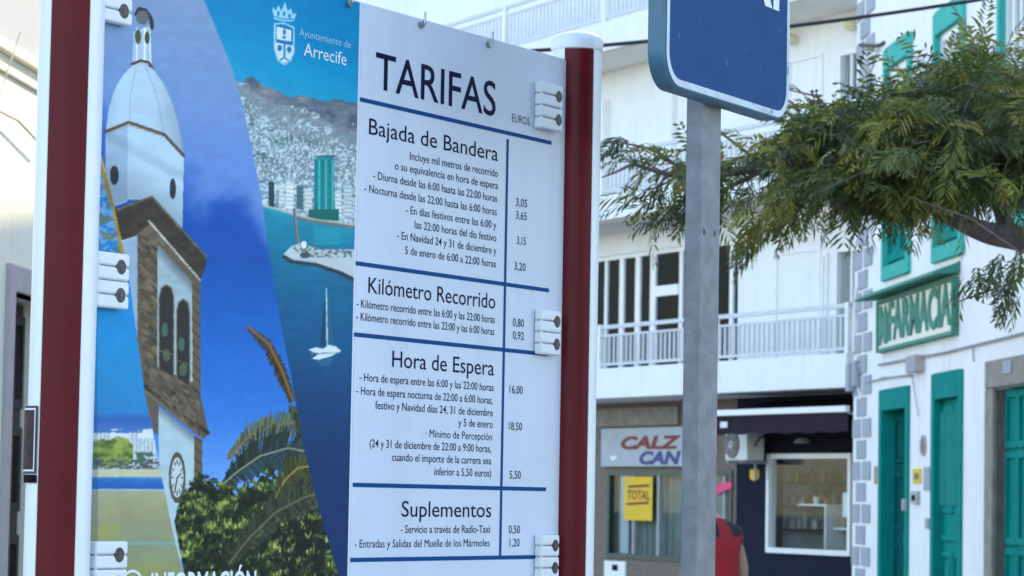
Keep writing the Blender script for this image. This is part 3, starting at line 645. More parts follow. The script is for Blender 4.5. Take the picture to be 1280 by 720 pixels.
    # ---- small things on the wall
    def plate(name, mt, x0, x1, y0, y1, lab, cat, w=-.02, th=.02, oval=False, second=None):
        (a, z1), (c, z0) = F.uz(x0, y0), F.uz(x1, y1); b = MB()
        if oval:
            um, zm = (a + c) / 2, (z0 + z1) / 2; pl = [(um + (a - c) / 2 * math.cos(q), zm + (z1 - z0) / 2 * math.sin(q)) for q in np.linspace(0, 6.283, 25)[:-1]]
            b.prism(F, pl, w, w + th); b.prism(F, [(um + (p - um) * .62, zm + (q - zm) * .72) for p, q in pl], w - .008, w - .001, 1)
        else:
            b.box(F, c, a, w, w + th, z0, z1)
            if second:
                b.box(F, c + (a - c) * .2, c + (a - c) * .8, w - .006, w - .001, z0 + (z1 - z0) * .25, z0 + (z1 - z0) * .7, 1)
        o = b.build(name, [mt, second or mt], origin=F.P((a + c) / 2, w, z0)); tag(o, lab, cat)
    plate('oval_plaque', M['pink_stone'], 1151.5, 1158.5, 544, 570, 'small oval plaque between the two narrow teal doors', 'plaque', oval=True, second=M['jamb'])
    plate('yellow_plate', M['yellow'], 1142.5, 1152, 586, 604, 'square yellow plate with dark emblem beside the open teal door', 'plate', second=M['dark_green'])
    plate('grey_plate', M['quoin'], 1156, 1163.5, 584, 613, 'pale grey upright plate beside the barred teal door', 'plate')
    plate('intercom', M['grey_metal'], 1142.5, 1150, 614, 630, 'small grey intercom under the yellow plate', 'intercom', th=.05, w=-.05, second=M['black'])
    plate('door_bell', M['grey_metal'], 1159.5, 1162.5, 648, 661, 'tiny grey doorbell beside the barred teal door', 'doorbell', th=.04, w=-.04)
    plate('letter_plate', M['wood'], 1094, 1096.5, 583, 605, 'narrow brass coloured plate between quoins and open teal door', 'plate')
    plate('meter_box', M['pink_stone'], 1144.5, 1156, 446, 464, 'small reddish box with conduit above the two narrow teal doors', 'box', w=-.14, th=.138, second=M['quoin'])
    plate('house_number', M['quoin'], 1260, 1270, 452, 466, 'small pale number plate on the stone lintel above the wide door', 'plate', w=-.065, th=.014)
pharmacy()

# ================================================================== CORNER HOUSE (behind the board)
def house():
    F = FL_
    root = thing('corner_house', 'sunlit cream corner house with a dark panelled door', 'building', F.P(1, 3, 0))
    dr = (-.26, .95, 0, 2.815); U0, U1 = -11, 11
    mb = MB(); wall_grid(mb, F, U0, U1, 0, 9, 0, .4, [dr]); mb.box(F, U0, U0 + .3, .4, 8, 0, 9); mb.box(F, U1 - .3, U1, .4, 8, 0, 9); mb.box(F, U0 + .3, U1 - .3, 7.7, 8, 0, 9); mb.box(F, U0 + .3, U1 - .3, .4, 7.7, 8.4, 8.7)
    mb.build('wall', M['house'], root)
    mb = MB(); mb.box(F, U0, U1, -.02, -.002, 4.312, 8.98); mb.build('upper_wall_shade', M['upper_shade'], root)  # thin band with painted-in shade over the upper wall
    mb = MB(); mb.box(F, U0, U1, -.05, -.002, 4.24, 4.31); mb.box(F, U0, U1, -.028, -.002, 4.12, 4.16); mb.build('cornice', M['house'], root, bevel=.012)
    mb = MB(); mb.box(F, -.42, -.26, -.03, .12, 0, 2.98); mb.box(F, -.26, .95, -.03, .12, 2.815, 2.98); mb.box(F, .95, 1.11, -.03, .12, 0, 2.98); mb.build('door_surround', M['pink_stone'], root, bevel=.008)
    mb = MB(); mb.box(F, -.24, .93, .22, .27, .02, 2.80); d_ = mb.build('door', M['door_dark'], root)
    mb = MB()
    for k in range(2):
        a = -.2 + k * .58; frame_rect(mb, F, a, a + .5, .2, 1.3, .19, .219, .06); frame_rect(mb, F, a, a + .5, 1.45, 2.0, .19, .219, .06); frame_rect(mb, F, a, a + .5, 2.12, 2.72, .19, .219, .06)
    mb.build('door_panel', M['door_dark'], d_, bevel=.006)
    mb = MB(); mb.box(F, .12, .20, -.045, -.031, 0, 2.1); mb.build('door_jamb', M['jamb'], root)
house()
def wall_cables():
    F = FL_
    for pts, r, lab in (([(-30, 122), (0, 139), (22, 150), (60, 190)], .010, 'slack twisted cable along the sunlit cream house wall'), ([(26, 40), (12, 80), (2, 112), (-12, 150)], .005, 'thin wire hanging from the cornice of the sunlit cream house')):
        b = MB(); b.tube([F.P(*((lambda q: (q[0], -.07, q[1]))(F.uz(x, y, -.07)))) for x, y in pts], r, 6); tag(b.build('wall_cable', M['wire_cream'], origin=F.P(0, 0, 3.9)), lab, 'cable')
wall_cables()

# ================================================================== CABLES
def cable(name, pts, r, m, lab):
    P = [at(*p) for p in pts]; Q = []
    for k in range(len(P) - 1):
        p0, p1, p2, p3 = P[max(k - 1, 0)], P[k], P[k + 1], P[min(k + 2, len(P) - 1)]
        for t in np.linspace(0, 1, 8)[:-1]:
            Q.append(.5 * ((2 * p1) + (p2 - p0) * t + (2 * p0 - 5 * p1 + 4 * p2 - p3) * t * t + (3 * p1 - p0 - 3 * p2 + p3) * t ** 3))
    Q.append(P[-1]); b = MB(); b.tube(Q, r, 6, 0, True); o = b.build(name, m, origin=P[0], smooth=True); tag(o, lab, 'cable')
cable('overhead_cable', [(353, 82, 29.0), (560, 70, 29.5), (745, 57.5, 30.0), (988, 33, 31.0), (1210, 2, 31.6), (1329, -20, 32.0)], .022, M['cable'], 'thick black cable crossing the street in front of the balconies')
cable('overhead_cable', [(1068, 33, 46.4), (1092, 47, 45), (1108, 54, 43.6), (1135, 68, 41), (1168, 82, 38.5), (1230, 100, 36)], .013, M['cable_grey'], 'thin cable sloping from the lamp corner down behind the tree')
cable('overhead_cable', [(1075, 56, 44.6), (1096, 57, 43.3), (1106, 53, 42.8)], .03, M['cable'], 'short dark cable splice on the wall corner above the quoins')
cable('overhead_cable', [(1098, 60, 43.1), (1088, 90, 43.9), (1072, 122, 44.8)], .012, M['cable_grey'], 'thin cable dropping from the splice along the quoined corner')

# ================================================================== TREE
def tree():
    base = Vector((3.55, 14.4, 0))
    root = thing('street_tree', 'leafy tree with drooping feathery dark green branches in front of the balconies', 'tree', base)
    top = at(1345, 320, 14.2)
    tr = MB(); tr.tube([base, base + Vector((.02, -.03, .9)), Vector((3.35, 14.3, 2.0)), top], [.20, .16, .14, .12], 12); 
    trunk = tr.build('trunk', M['bark'], root, smooth=True)
    paths = {
        'main': ([(1345, 320, 14.2), (1275, 298, 14.0), (1225, 288, 13.8), (1150, 250, 13.5), (1060, 222, 13.2), (960, 210, 13.0), (865, 222, 12.8), (790, 205, 12.6)], .085, .006),
        'b2': ([(1262, 296, 14.0), (1235, 220, 13.9), (1195, 150, 13.8), (1150, 108, 13.8)], .05, .006),
        'b3': ([(1345, 320, 14.2), (1300, 220, 14.4), (1270, 140, 14.5), (1250, 85, 14.5)], .07, .006),
        'b4': ([(1150, 250, 13.5), (1100, 195, 13.4), (1055, 150, 13.4), (1010, 160, 13.3)], .03, .004),
        'b5': ([(1060, 222, 13.2), (1010, 250, 13.0), (965, 300, 12.9)], .022, .004),
        'b6': ([(1195, 150, 13.8), (1120, 155, 13.4), (1050, 175, 13.1), (970, 190, 12.9)], .025, .004),
        'b7': ([(1345, 320, 14.2), (1330, 240, 13.2), (1270, 190, 12.9), (1190, 190, 12.7), (1110, 220, 12.6)], .05, .006),
        'b12': ([(1345, 320, 14.2), (1300, 270, 13.6), (1240, 245, 13.2), (1170, 235, 13.0), (1090, 240, 12.9), (1010, 225, 12.8)], .03, .004),
        'b8': ([(960, 210, 13.0), (900, 240, 12.9), (850, 270, 12.8), (800, 280, 12.7)], .014, .004),
        'b9': ([(865, 222, 12.8), (820, 190, 12.7), (775, 178, 12.6)], .010, .004),
        'b10': ([(1345, 320, 14.2), (1340, 300, 13.0), (1300, 300, 12.4), (1275, 318, 12.2)], .035, .005),
        'b11': ([(1150, 250, 13.5), (1120, 262, 13.2), (1060, 270, 13.0)], .02, .004),
    }
    def spline(pts, n):
        P = [at(*p) for p in pts]; Q = []
        for k in range(len(P) - 1):
            p0, p1, p2, p3 = P[max(k - 1, 0)], P[k], P[k + 1], P[min(k + 2, len(P) - 1)]
            for t in np.linspace(0, 1, n)[:-1]: Q.append(.5 * ((2 * p1) + (p2 - p0) * t + (2 * p0 - 5 * p1 + 4 * p2 - p3) * t * t + (3 * p1 - p0 - 3 * p2 + p3) * t ** 3))
        Q.append(P[-1]); return Q
    lv, lf, lc = [], [], []
    def frond(p, dirv, L, col, droop):
        dirv = dirv.normalized(); side = dirv.cross(Vector((0, 0, 1)))
        if side.length < .05: side = Vector((1, 0, 0))
        side.normalize(); ang = rng.uniform(-1.1, 1.1); up = side.cross(dirv); side = side * math.cos(ang) + up * math.sin(ang)
        n = int(rng.integers(8, 14)); prev = p; d = dirv.copy(); broad = rng.uniform(.24, .38); age = rng.uniform(0, 1); open_ = rng.uniform(.45, .9)
        for k in range(n):
            d = (d + Vector((rng.normal(0, .04), rng.normal(0, .04), -droop / n))).normalized(); q = prev + d * (L / n)
            t = k / (n - 1); pl = L * broad * (math.sin(math.pi * (.12 + .80 * t)) ** .7)
            wd = .0088
            for s in (-1, 1):
                if rng.uniform() < .07: continue
                pl_ = pl * rng.uniform(.75, 1.15); a = q; e = q + (side * s * open_ + d * .65).normalized() * pl_ + Vector((rng.normal(0, .006), rng.normal(0, .006), -pl_ * rng.uniform(.1, .5))); wv = d * wd
                mid = (a + e) / 2 + Vector((0, 0, pl_ * .06))
                b0 = len(lv); lv.extend([tuple(a), tuple(mid + wv), tuple(e), tuple(mid - wv)]); lf.append((b0, b0 + 1, b0 + 2, b0 + 3))
                j = rng.uniform(.75, 1.3); lc.append((col[0] * j * (1 + .35 * age * t), col[1] * j, col[2] * j))
            prev = q
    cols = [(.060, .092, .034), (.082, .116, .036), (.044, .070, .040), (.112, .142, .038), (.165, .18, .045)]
    br = MB()
    def fork(p, d, L, r, depth):
        pts = [p]; dd = d.copy()
        for k in range(4): dd = (dd + Vector((rng.normal(0, .22), rng.normal(0, .22), rng.normal(-.02, .16)))).normalized(); pts.append(pts[-1] + dd * L / 4)
        if lim(*proj(pts[-1])): twigs.tube(pts, [r, r * .85, r * .7, r * .55, r * .4], 5, 0, False)
        if depth:
            for k in (4,): fork(pts[k], (dd + Vector((rng.normal(-.2, .6), rng.normal(0, .5), rng.normal(0, .5)))).normalized(), L * .6, r * .5, depth - 1)
    spec = {'main': 900, 'b2': 1000, 'b3': 1300, 'b4': 800, 'b5': 130, 'b6': 900, 'b7': 2000, 'b8': 80, 'b9': 26, 'b10': 30, 'b11': 420, 'b12': 900}
    twigs = MB()
    for key, (pts, r0, r1) in paths.items():
        Q = spline(pts, 8); R = [r0 + (r1 - r0) * (k / (len(Q) - 1)) ** .7 for k in range(len(Q))]
        b = MB(); b.tube(Q, R, 8); b.build('limb', M['bark'], trunk if False else root, smooth=True)
        N = spec[key]; nt = max(6, N // 14)
        for k in range(4, len(Q) - 1, 6): fork(Q[k], ((Q[k + 1] - Q[k]).normalized() + Vector((rng.normal(0, .5), rng.normal(0, .4), rng.normal(0, .5)))).normalized(), rng.uniform(.14, .30), max(.003, R[k] * .28), 1)
        for k in range(nt):
            f = rng.uniform(.12, 1.0) if key not in ('b8', 'b9', 'main') else rng.uniform(.25, 1)
            if key in ('b10',): f = rng.uniform(.75, 1)
            idx = min(int(f * (len(Q) - 1)), len(Q) - 2); p0 = Q[idx].lerp(Q[idx + 1], rng.uniform())
            tdir = (Q[idx + 1] - Q[idx]).normalized(); thin = 1 - f * .5
            px, py = proj(p0); dens = min(1.0, max(.0, (px - 840) / 220))
            spread = .20 + .25 * dens
            e = p0 + Vector((rng.normal(-.10, spread), rng.normal(-.05, .35), rng.normal(.05 if dens > .4 else -.02, spread * .55)))
            mid = (p0 + e) / 2 + Vector((0, 0, .06)); tw = [p0, mid, e]
            if lim(*proj(mid.lerp(e, .35))): twigs.tube([p0, p0.lerp(mid, .6) + Vector((0, 0, .02)), mid.lerp(e, .35)], [.004, .003, .0015], 4, 0, False)
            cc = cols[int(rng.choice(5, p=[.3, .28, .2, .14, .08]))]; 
            if py < 190 and px > 1100 and rng.uniform() < .35: cc = cols[4]  # lit leaves at the upper right painted in with the palest colour
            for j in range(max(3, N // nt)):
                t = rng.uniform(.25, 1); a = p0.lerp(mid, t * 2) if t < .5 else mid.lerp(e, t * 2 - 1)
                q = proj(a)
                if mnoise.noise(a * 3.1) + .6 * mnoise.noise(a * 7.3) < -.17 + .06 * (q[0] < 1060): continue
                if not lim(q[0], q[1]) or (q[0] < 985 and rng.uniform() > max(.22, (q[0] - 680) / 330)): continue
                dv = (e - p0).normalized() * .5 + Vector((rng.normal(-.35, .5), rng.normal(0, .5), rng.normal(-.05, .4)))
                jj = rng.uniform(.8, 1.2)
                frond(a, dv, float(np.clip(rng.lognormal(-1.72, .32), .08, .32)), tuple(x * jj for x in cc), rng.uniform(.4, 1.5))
    for sp in ([(1190, 165, 13.7), (1172, 130, 13.7), (1187, 92, 13.7)], [(1050, 150, 13.4), (1020, 120, 13.3), (985, 112, 13.3)], [(1010, 160, 13.3), (990, 128, 13.2), (975, 120, 13.2)],
               [(1240, 160, 14.2), (1215, 95, 14.2), (1200, 70, 14.2)], [(1340, 300, 13.0), (1270, 352, 12.5), (1195, 378, 12.4)],
               [(960, 210, 13.0), (900, 165, 12.9), (870, 140, 12.9)], [(790, 205, 12.6), (770, 215, 12.6), (752, 222, 12.6)]):
        twigs.tube([at(*p) for p in sp], [.008, .006, .003], 5, 0, False)
    for (x, y, Z) in ((1262, 330, 12.2), (1272, 350, 12.2), (1255, 318, 12.3), (1240, 322, 12.3), (1276, 372, 12.2), (1212, 345, 12.5), (1225, 332, 12.4), (1278, 310, 12.2), (1268, 342, 12.2)):
        for j in range(3): frond(at(x + rng.normal(0, 4), y + rng.normal(0, 4), Z), Vector((rng.normal(-.25, .3), rng.normal(0, .3), -.6)), rng.uniform(.12, .2), cols[int(rng.integers(0, 3))], 1.0)
    twigs.build('twig', M['bark'], root)
    me = bpy.data.meshes.new('crown'); lva = np.array(lv) - np.array(base)
    me.from_pydata([tuple(x) for x in lva], [], lf); me.materials.append(M['leaf'])
    ca = me.attributes.new('Col', 'FLOAT_COLOR', 'FACE'); ca.data.foreach_set('color', np.c_[np.array(lc), np.ones(len(lc))].ravel())
    o = bpy.data.objects.new('crown', me); COL.objects.link(o); o.parent = root
TOPL = [(740, 178), (800, 168), (850, 178), (985, 165), (1040, 128), (1100, 122), (1150, 88), (1200, 68), (1290, 45)]
BOTL = [(740, 222), (790, 262), (840, 274), (900, 258), (945, 280), (965, 305), (985, 282), (1010, 262), (1060, 260), (1120, 258), (1160, 236), (1190, 236), (1230, 238), (1290, 205)]
def lim(x, y):
    """where the crown ends above and below, seen as heights over its spread"""
    x = min(max(x, 741), 1289)
    return np.interp(x, *zip(*TOPL)) + 6 < y < np.interp(x, *zip(*BOTL)) + 5
tree()

# ================================================================== PERSON
def person():
    O = at(897, 700, 19.0); O.z = 0
    root = thing('person', 'person in a red shirt with black shoulders walking behind the sign pole', 'person', O)
    def skin(name, V, E, rads, mats, parent, sub=2, rootv=0):
        me = bpy.data.meshes.new(name); me.from_pydata(V, E, []); o = bpy.data.objects.new(name, me); COL.objects.link(o)
        sm = o.modifiers.new('s', 'SKIN'); sd = o.modifiers.new('d', 'SUBSURF'); sd.levels = sub; sd.render_levels = sub
        for v, r in zip(me.skin_vertices[0].data, rads): v.radius = r if isinstance(r, tuple) else (r, r)
        me.skin_vertices[0].data[rootv].use_root = True
        bpy.context.view_layer.update(); dg = bpy.context.evaluated_depsgraph_get(); m2 = bpy.data.meshes.new_from_object(o.evaluated_get(dg))
        bpy.data.objects.remove(o); m2.name = name; m2.materials.clear()
        for mm in mats: m2.materials.append(mm)
        m2.polygons.foreach_set('use_smooth', [True] * len(m2.polygons))
        q = bpy.data.objects.new(name, m2); COL.objects.link(q); q.parent = parent; return q
    V = [(0, 0, .95), (0, .01, 1.12), (0, .02, 1.30), (0, .03, 1.44), (0, .085, 1.51), (0, .14, 1.565), (0, .165, 1.635), (0, .15, 1.69)]
    E = [(0, 1), (1, 2), (2, 3), (3, 4), (4, 5), (5, 6), (6, 7)]; Rr = [(.15, .11), (.14, .105), (.16, .115), (.09, .06), .050, (.075, .09), (.078, .098), (.05, .06)]
    for s in (-1, 1):
        n = len(V); V += [(s * .17, .03, 1.39), (s * .265, .02, 1.17), (s * .30, .07, .95), (s * .295, .095, .88)]; E += [(3, n), (n, n + 1), (n + 1, n + 2), (n + 2, n + 3)]; Rr += [.056, .043, .032, (.040, .022)]
        h = n + 3
        for k in range(4):
            a = -.03 + .02 * k; m = len(V); L = (.075, .085, .08, .06)[k]
            V += [(s * .297, .095 + a, .83), (s * .293, .105 + a, .83 - L * .5), (s * .283, .12 + a, .83 - L)]; E += [(h, m), (m, m + 1), (m + 1, m + 2)]; Rr += [.0095, .0085, .007]
        m = len(V); V += [(s * .280, .135, .855), (s * .270, .15, .82)]; E += [(h, m), (m, m + 1)]; Rr += [.011, .009]
        n = len(V); f = .12 * s; V += [(s * .09, 0, .88), (s * .095, f * .6, .50), (s * .1, f - .02, .09), (s * .105, f + .12, .035)]; E += [(0, n), (n, n + 1), (n + 1, n + 2), (n + 2, n + 3)]; Rr += [.085, .058, .038, (.042, .03)]
    body = skin('body', V, E, Rr, [M['skin']], root)
    SV = [(0, 0, .90), (0, .01, 1.05), (0, .01, 1.18), (0, .02, 1.31), (0, .03, 1.41), (0, .06, 1.465)]; SE = [(0, 1), (1, 2), (2, 3), (3, 4), (4, 5)]; SR = [(.185, .14), (.178, .135), (.18, .135), (.19, .14), (.15, .105), (.085, .08)]
    for s in (-1, 1): n = len(SV); SV += [(s * .17, .03, 1.385), (s * .222, .03, 1.27)]; SE += [(4, n), (n, n + 1)]; SR += [.074, .068]
    sh = skin('shirt', SV, SE, SR, [M['shirt'], M['shirt_black'], M['white_ink']], root)
    for p in sh.data.polygons:
        c = p.center; d = c.z - (1.47 - .55 * max(0, abs(c.x) - .09))
        if abs(c.x) > .20 and c.z > 1.2: p.material_index = 1
        elif c.z > 1.385 and abs(c.x) > .06: p.material_index = 1
        elif abs(abs(c.x) - .19) < .012 and c.z > 1.3: p.material_index = 2
    TV = [(0, 0, .98), (0, 0, .90)]; TE = [(0, 1)]; TR = [(.165, .125), (.165, .13)]
    for s in (-1, 1): n = len(TV); f = .12 * s; TV += [(s * .09, 0, .82), (s * .095, f * .6, .50), (s * .1, f - .02, .10)]; TE += [(1, n), (n, n + 1), (n + 1, n + 2)]; TR += [.100, .075, .060]
    skin('trousers', TV, TE, TR, [M['jeans']], root)
    hv = [(0, .13, 1.615), (0, .135, 1.67), (0, .145, 1.715)]; skin('hair', hv, [(0, 1), (1, 2)], [(.084, .098), (.084, .10), (.05, .06)], [M['hair']], root)
    for s in (-1, 1):
        b = MB(); f = .12 * s; c = Vector(O); b.hexa([c + Vector((s * .1 + dx * .05, f - .06 + dy, z)) for z in (0, .07) for dx, dy in ((-1, 0), (1, 0), (.8, .26), (-.8, .26))]); b.build('shoe', M['shoe'], root, bevel=.015)
    # face, turned away down the street
    b = MB(); c = O + Vector((0, .27, 1.61)); b.hexa([c + Vector(v) for v in ((-.012, -.01, -.03), (.012, -.01, -.03), (.014, .018, -.03), (-.014, .018, -.03), (-.006, -.01, .02), (.006, -.01, .02), (.004, .0, .02), (-.004, .0, .02))]); b.build('nose', M['skin'], root, bevel=.004)
    for s in (-1, 1):
        b = MB(); b.lathe(O + Vector((s * .03, .253, 1.635)), [(.002, -.008), (.010, 0), (.002, .008)], 10); b.build('eye', M['black'], root)
        b = MB(); b.lathe(O + Vector((s * .082, .155, 1.61)), [(.006, -.03), (.014, 0), (.008, .03)], 8); b.build('ear', M['skin'], root, smooth=True)
    b = MB(); b.box(WD, O.x - .025, O.x + .025, O.y + .238, O.y + .249, 1.558, 1.566); b.build('mouth', M['red_ink'], root)
    root.rotation_euler.z = math.radians(44)
person()

# ================================================================== POSTER PRINT (a flat printed picture, drawn into the colours of a fine mesh)
class Print:
    """a small painter: x, y in the units of the print's artwork"""
    def __init__(s, x0, x1, y0, y1, k):
        s.x0, s.y0, s.k = x0, y0, k
        s.X, s.Y = np.meshgrid(np.arange(x0, x1, 1 / k), np.arange(y0, y1, 1 / k)); s.C = np.zeros(s.X.shape + (3,)); s.cache = {}
    def noise(s, sx, sy, seed, octv=3):
        out = np.zeros_like(s.X); amp = 1; tot = 0
        for o in range(octv):
            r = np.random.default_rng(seed + o); G = r.random((400, 400)); fx = (s.X - s.x0) / sx * 2 ** o; fy = (s.Y - s.y0) / sy * 2 ** o
            ix = fx.astype(int); iy = fy.astype(int); tx = fx - ix; ty = fy - iy; tx = tx * tx * (3 - 2 * tx); ty = ty * ty * (3 - 2 * ty)
            g = lambda a, b: G[b % 400, a % 400]
            out += amp * ((g(ix, iy) * (1 - tx) + g(ix + 1, iy) * tx) * (1 - ty) + (g(ix, iy + 1) * (1 - tx) + g(ix + 1, iy + 1) * tx) * ty); tot += amp; amp *= .55
        return out / tot
    def poly(s, pts):
        P = np.array(pts, float); m = np.zeros(s.X.shape, bool)
        a0 = max(int((P[:, 0].min() - s.x0) * s.k) - 1, 0); a1 = int((P[:, 0].max() - s.x0) * s.k) + 2; b0 = max(int((P[:, 1].min() - s.y0) * s.k) - 1, 0); b1 = int((P[:, 1].max() - s.y0) * s.k) + 2
        x = s.X[b0:b1, a0:a1]; y = s.Y[b0:b1, a0:a1]; c = np.zeros(x.shape, bool)
        for i in range(len(P)):
            (xa, ya), (xb, yb) = P[i], P[i - 1]
            if ya == yb: continue
            c ^= ((ya > y) != (yb > y)) & (x < (xb - xa) * (y - ya) / (yb - ya) + xa)
        m[b0:b1, a0:a1] = c; return m
    def ell(s, cx, cy, rx, ry): return ((s.X - cx) / rx) ** 2 + ((s.Y - cy) / ry) ** 2 < 1
    def fill(s, m, col, a=1.0):
        a = a if np.isscalar(a) else a[m][:, None]
        col = np.array(col, float) if not (isinstance(col, np.ndarray) and col.ndim == 3) else col[m]
        s.C[m] = s.C[m] * (1 - a) + col * a
    def line(s, pts, w, col, mask=None, a=1.0):
        for (xa, ya), (xb, yb) in zip(pts, pts[1:]):
            i0 = max(int((min(xa, xb) - w - s.x0) * s.k), 0); i1 = int((max(xa, xb) + w - s.x0) * s.k) + 2; j0 = max(int((min(ya, yb) - w - s.y0) * s.k), 0); j1 = int((max(ya, yb) + w - s.y0) * s.k) + 2
            x = s.X[j0:j1, i0:i1]; y = s.Y[j0:j1, i0:i1]
            if x.size == 0: continue
            dx, dy = xb - xa, yb - ya; t = np.clip(((x - xa) * dx + (y - ya) * dy) / (dx * dx + dy * dy + 1e-9), 0, 1)
            m = np.hypot(x - xa - t * dx, y - ya - t * dy) < w / 2
            if mask is not None: m &= mask[j0:j1, i0:i1]
            sub = s.C[j0:j1, i0:i1]; sub[m] = sub[m] * (1 - a) + np.array(col) * a
def ramp(v, stops):
    xs = [a for a, _ in stops]; return np.stack([np.interp(v, xs, [c[i] for _, c in stops]) for i in range(3)], -1)
def sstep(a, b, x): t = np.clip((x - a) / (b - a), 0, 1); return t * t * (3 - 2 * t)

def paint_poster():
    p = Print(122, 452, -115, 1070, 2.0); X, Y = p.X, p.Y
    K = [(228, -115), (255, 0), (272, 40), (290, 85), (303, 130), (315, 185), (326, 240), (334, 300), (342, 350), (352, 410), (362, 460), (370, 505), (380, 560), (392, 610), (405, 660), (427, 730), (460, 830), (520, 1000), (560, 1070)]
    K2 = [(118, 160), (131, 205), (140, 240), (152, 295), (160, 330), (168, 390), (176, 445), (183, 500), (192, 540), (204, 600), (216, 660), (231, 720), (255, 830), (290, 1070)]
    kx = np.interp(Y, [b for _, b in K], [a for a, _ in K]); k2 = np.interp(Y, [b for _, b in K2], [a for a, _ in K2])
    n1 = p.noise(60, 50, 1, 4); n2 = p.noise(9, 6, 5, 3); n3 = p.noise(3.2, 2.4, 9, 2); n4 = p.noise(16, 10, 21, 3)
    # church sky
    up = ramp(Y - (X - 200) * .2, [(-115, (118, 142, 180)), (0, (118, 144, 186)), (110, (106, 140, 194)), (200, (94, 130, 202)), (300, (108, 138, 206))])
    lo = ramp(Y, [(180, (50, 90, 186)), (250, (20, 72, 164)), (330, (12, 76, 162)), (420, (24, 94, 184)), (520, (48, 114, 204)), (600, (96, 148, 225)), (720, (120, 150, 215))])
    t = sstep(185, 262, Y - (X - 240) * .75 + (n1 - .5) * 110)[..., None]
    p.C[:] = up * (1 - t) + lo * t
    # tower
    W1, W2, ST, SD = (160, 184, 208), (138, 163, 192), (92, 82, 70), (52, 47, 42)
    p.fill(p.poly([(167, 40), (188, 32), (190, 82), (165, 82)]), W1); p.line([(171, 35), (171, 78)], 1.2, (225, 235, 245)); p.line([(181, 35), (181, 78)], 2.2, (225, 235, 245)); p.line([(187, 40), (188, 80)], 1.2, (225, 235, 245))
    p.fill(p.ell(172.5, 46, 4, 9), (70, 80, 60)); p.fill(p.ell(184, 47, 3.2, 8), (62, 72, 56))
    p.line([(170, 18), (174, 11), (182, 13), (189, 24), (190, 35)], 5, (50, 46, 46)); p.fill(p.ell(178, 22, 8, 9), (90, 98, 108)); p.line([(165, 80), (176, 76), (186, 78), (191, 87)], 3.4, (72, 52, 56))
    p.fill(p.poly([(166, 82), (155, 92), (144, 110), (136, 135), (132, 165), (162, 154), (206, 168), (230, 194), (222, 150), (213, 122), (203, 102), (191, 86), (178, 79)]), W1)
    p.fill(p.poly([(166, 82), (155, 92), (144, 110), (136, 135), (132, 165), (162, 154), (170, 110)]), (160, 188, 214))
    for l in ([(170, 84), (163, 120), (162, 153)], [(182, 82), (196, 120), (205, 167)]): p.line(l, .9, (120, 146, 178))
    p.fill(p.poly([(132, 165), (162, 153), (206, 168), (230, 194), (228, 285), (190, 250), (160, 250), (132, 262)]), W1)
    p.fill(p.poly([(132, 165), (160, 155), (159, 252), (132, 262)]), W2); p.line([(131, 165), (161, 153), (205, 168), (230, 195)], 4, (78, 68, 56)); p.line([(133, 168), (161, 157), (205, 171)], 1, (150, 140, 120))
    p.fill(p.ell(143, 219, 5.5, 12), (36, 42, 52)); p.fill(p.ell(216, 236, 4, 13), (40, 44, 54))
    p.fill(p.poly([(140, 262), (190, 245), (259, 321), (257, 332), (250, 352), (188, 292), (150, 304)]), SD); p.line([(146, 262), (190, 246), (258, 321)], 2.5, (98, 88, 76)); p.line([(186, 276), (250, 350)], 2.4, (165, 165, 160))
    p.fill(p.poly([(148, 302), (172, 294), (174, 470), (150, 470)]), W2)
    p.fill(p.poly([(172, 292), (188, 280), (250, 352), (251, 545), (180, 480), (172, 430)]), ST)
    p.fill(p.poly([(197, 305), (240, 352), (241, 478), (197, 458)]), (154, 178, 194))
    br_ = ((Y - .9 * X) % 17 < 1.6) & p.poly([(172, 292), (197, 300), (197, 545), (180, 480)]); p.fill(br_, (46, 40, 36)); br_ = ((Y - .9 * X) % 14 < 1.4) & p.poly([(240, 350), (251, 355), (251, 545), (240, 540)]); p.fill(br_, (46, 40, 36))
    st = p.poly([(172, 292), (197, 300), (197, 458), (250, 490), (250, 545), (180, 480)]); p.C[st] *= (.75 + .5 * n2[st])[:, None]
    for cx, cy, rx, y1 in ((208, 372, 9, 468), (229, 390, 8, 480)):
        p.fill(p.ell(cx, cy, rx, 16), (44, 44, 44)); p.fill(p.poly([(cx - rx, cy), (cx + rx, cy), (cx + rx, y1 + 4), (cx - rx, y1 - 4)]), (44, 44, 44)); p.line([(cx - rx, y1), (cx - rx, cy), (cx - rx * .7, cy - 12), (cx, cy - 16), (cx + rx * .7, cy - 12), (cx + rx, cy), (cx + rx, y1)], 1.6, (104, 92, 78))
        p.fill(p.ell(cx - 2, cy + 40, 4, 9), (66, 100, 92)); p.fill(p.ell(cx, cy + 72, 5, 8), (74, 92, 84)); p.line([(cx - rx, y1 - 30), (cx + rx, y1 - 24)], 1, (110, 100, 86))
    p.fill(p.poly([(178, 476), (185, 455), (250, 492), (261, 541), (254, 550), (181, 492)]), (86, 78, 70)); sd = p.poly([(178, 476), (185, 455), (250, 492), (250, 530)]); p.C[sd] *= (.7 + .6 * n2[sd])[:, None]
    p.line([(179, 481), (260, 541)], 4.5, (44, 40, 38)); p.line([(180, 488), (254, 548)], 2, (110, 104, 96))
    p.fill(p.poly([(181, 492), (198, 505), (198, 545), (192, 540)]), ST)
    p.fill(p.poly([(198, 508), (243, 545), (243, 622), (226, 700), (200, 700)]), (162, 186, 204)); p.fill(p.poly([(243, 545), (253, 550), (253, 640), (243, 640)]), ST); br_ = ((Y - .8 * X) % 14 < 1.6) & p.poly([(243, 545), (253, 550), (253, 640), (243, 640)]); p.fill(br_, (46, 40, 36))
    p.fill(p.ell(221.5, 597, 10.5, 32), (78, 72, 66)); p.fill(p.ell(221.5, 597, 7.6, 25), (182, 196, 206))
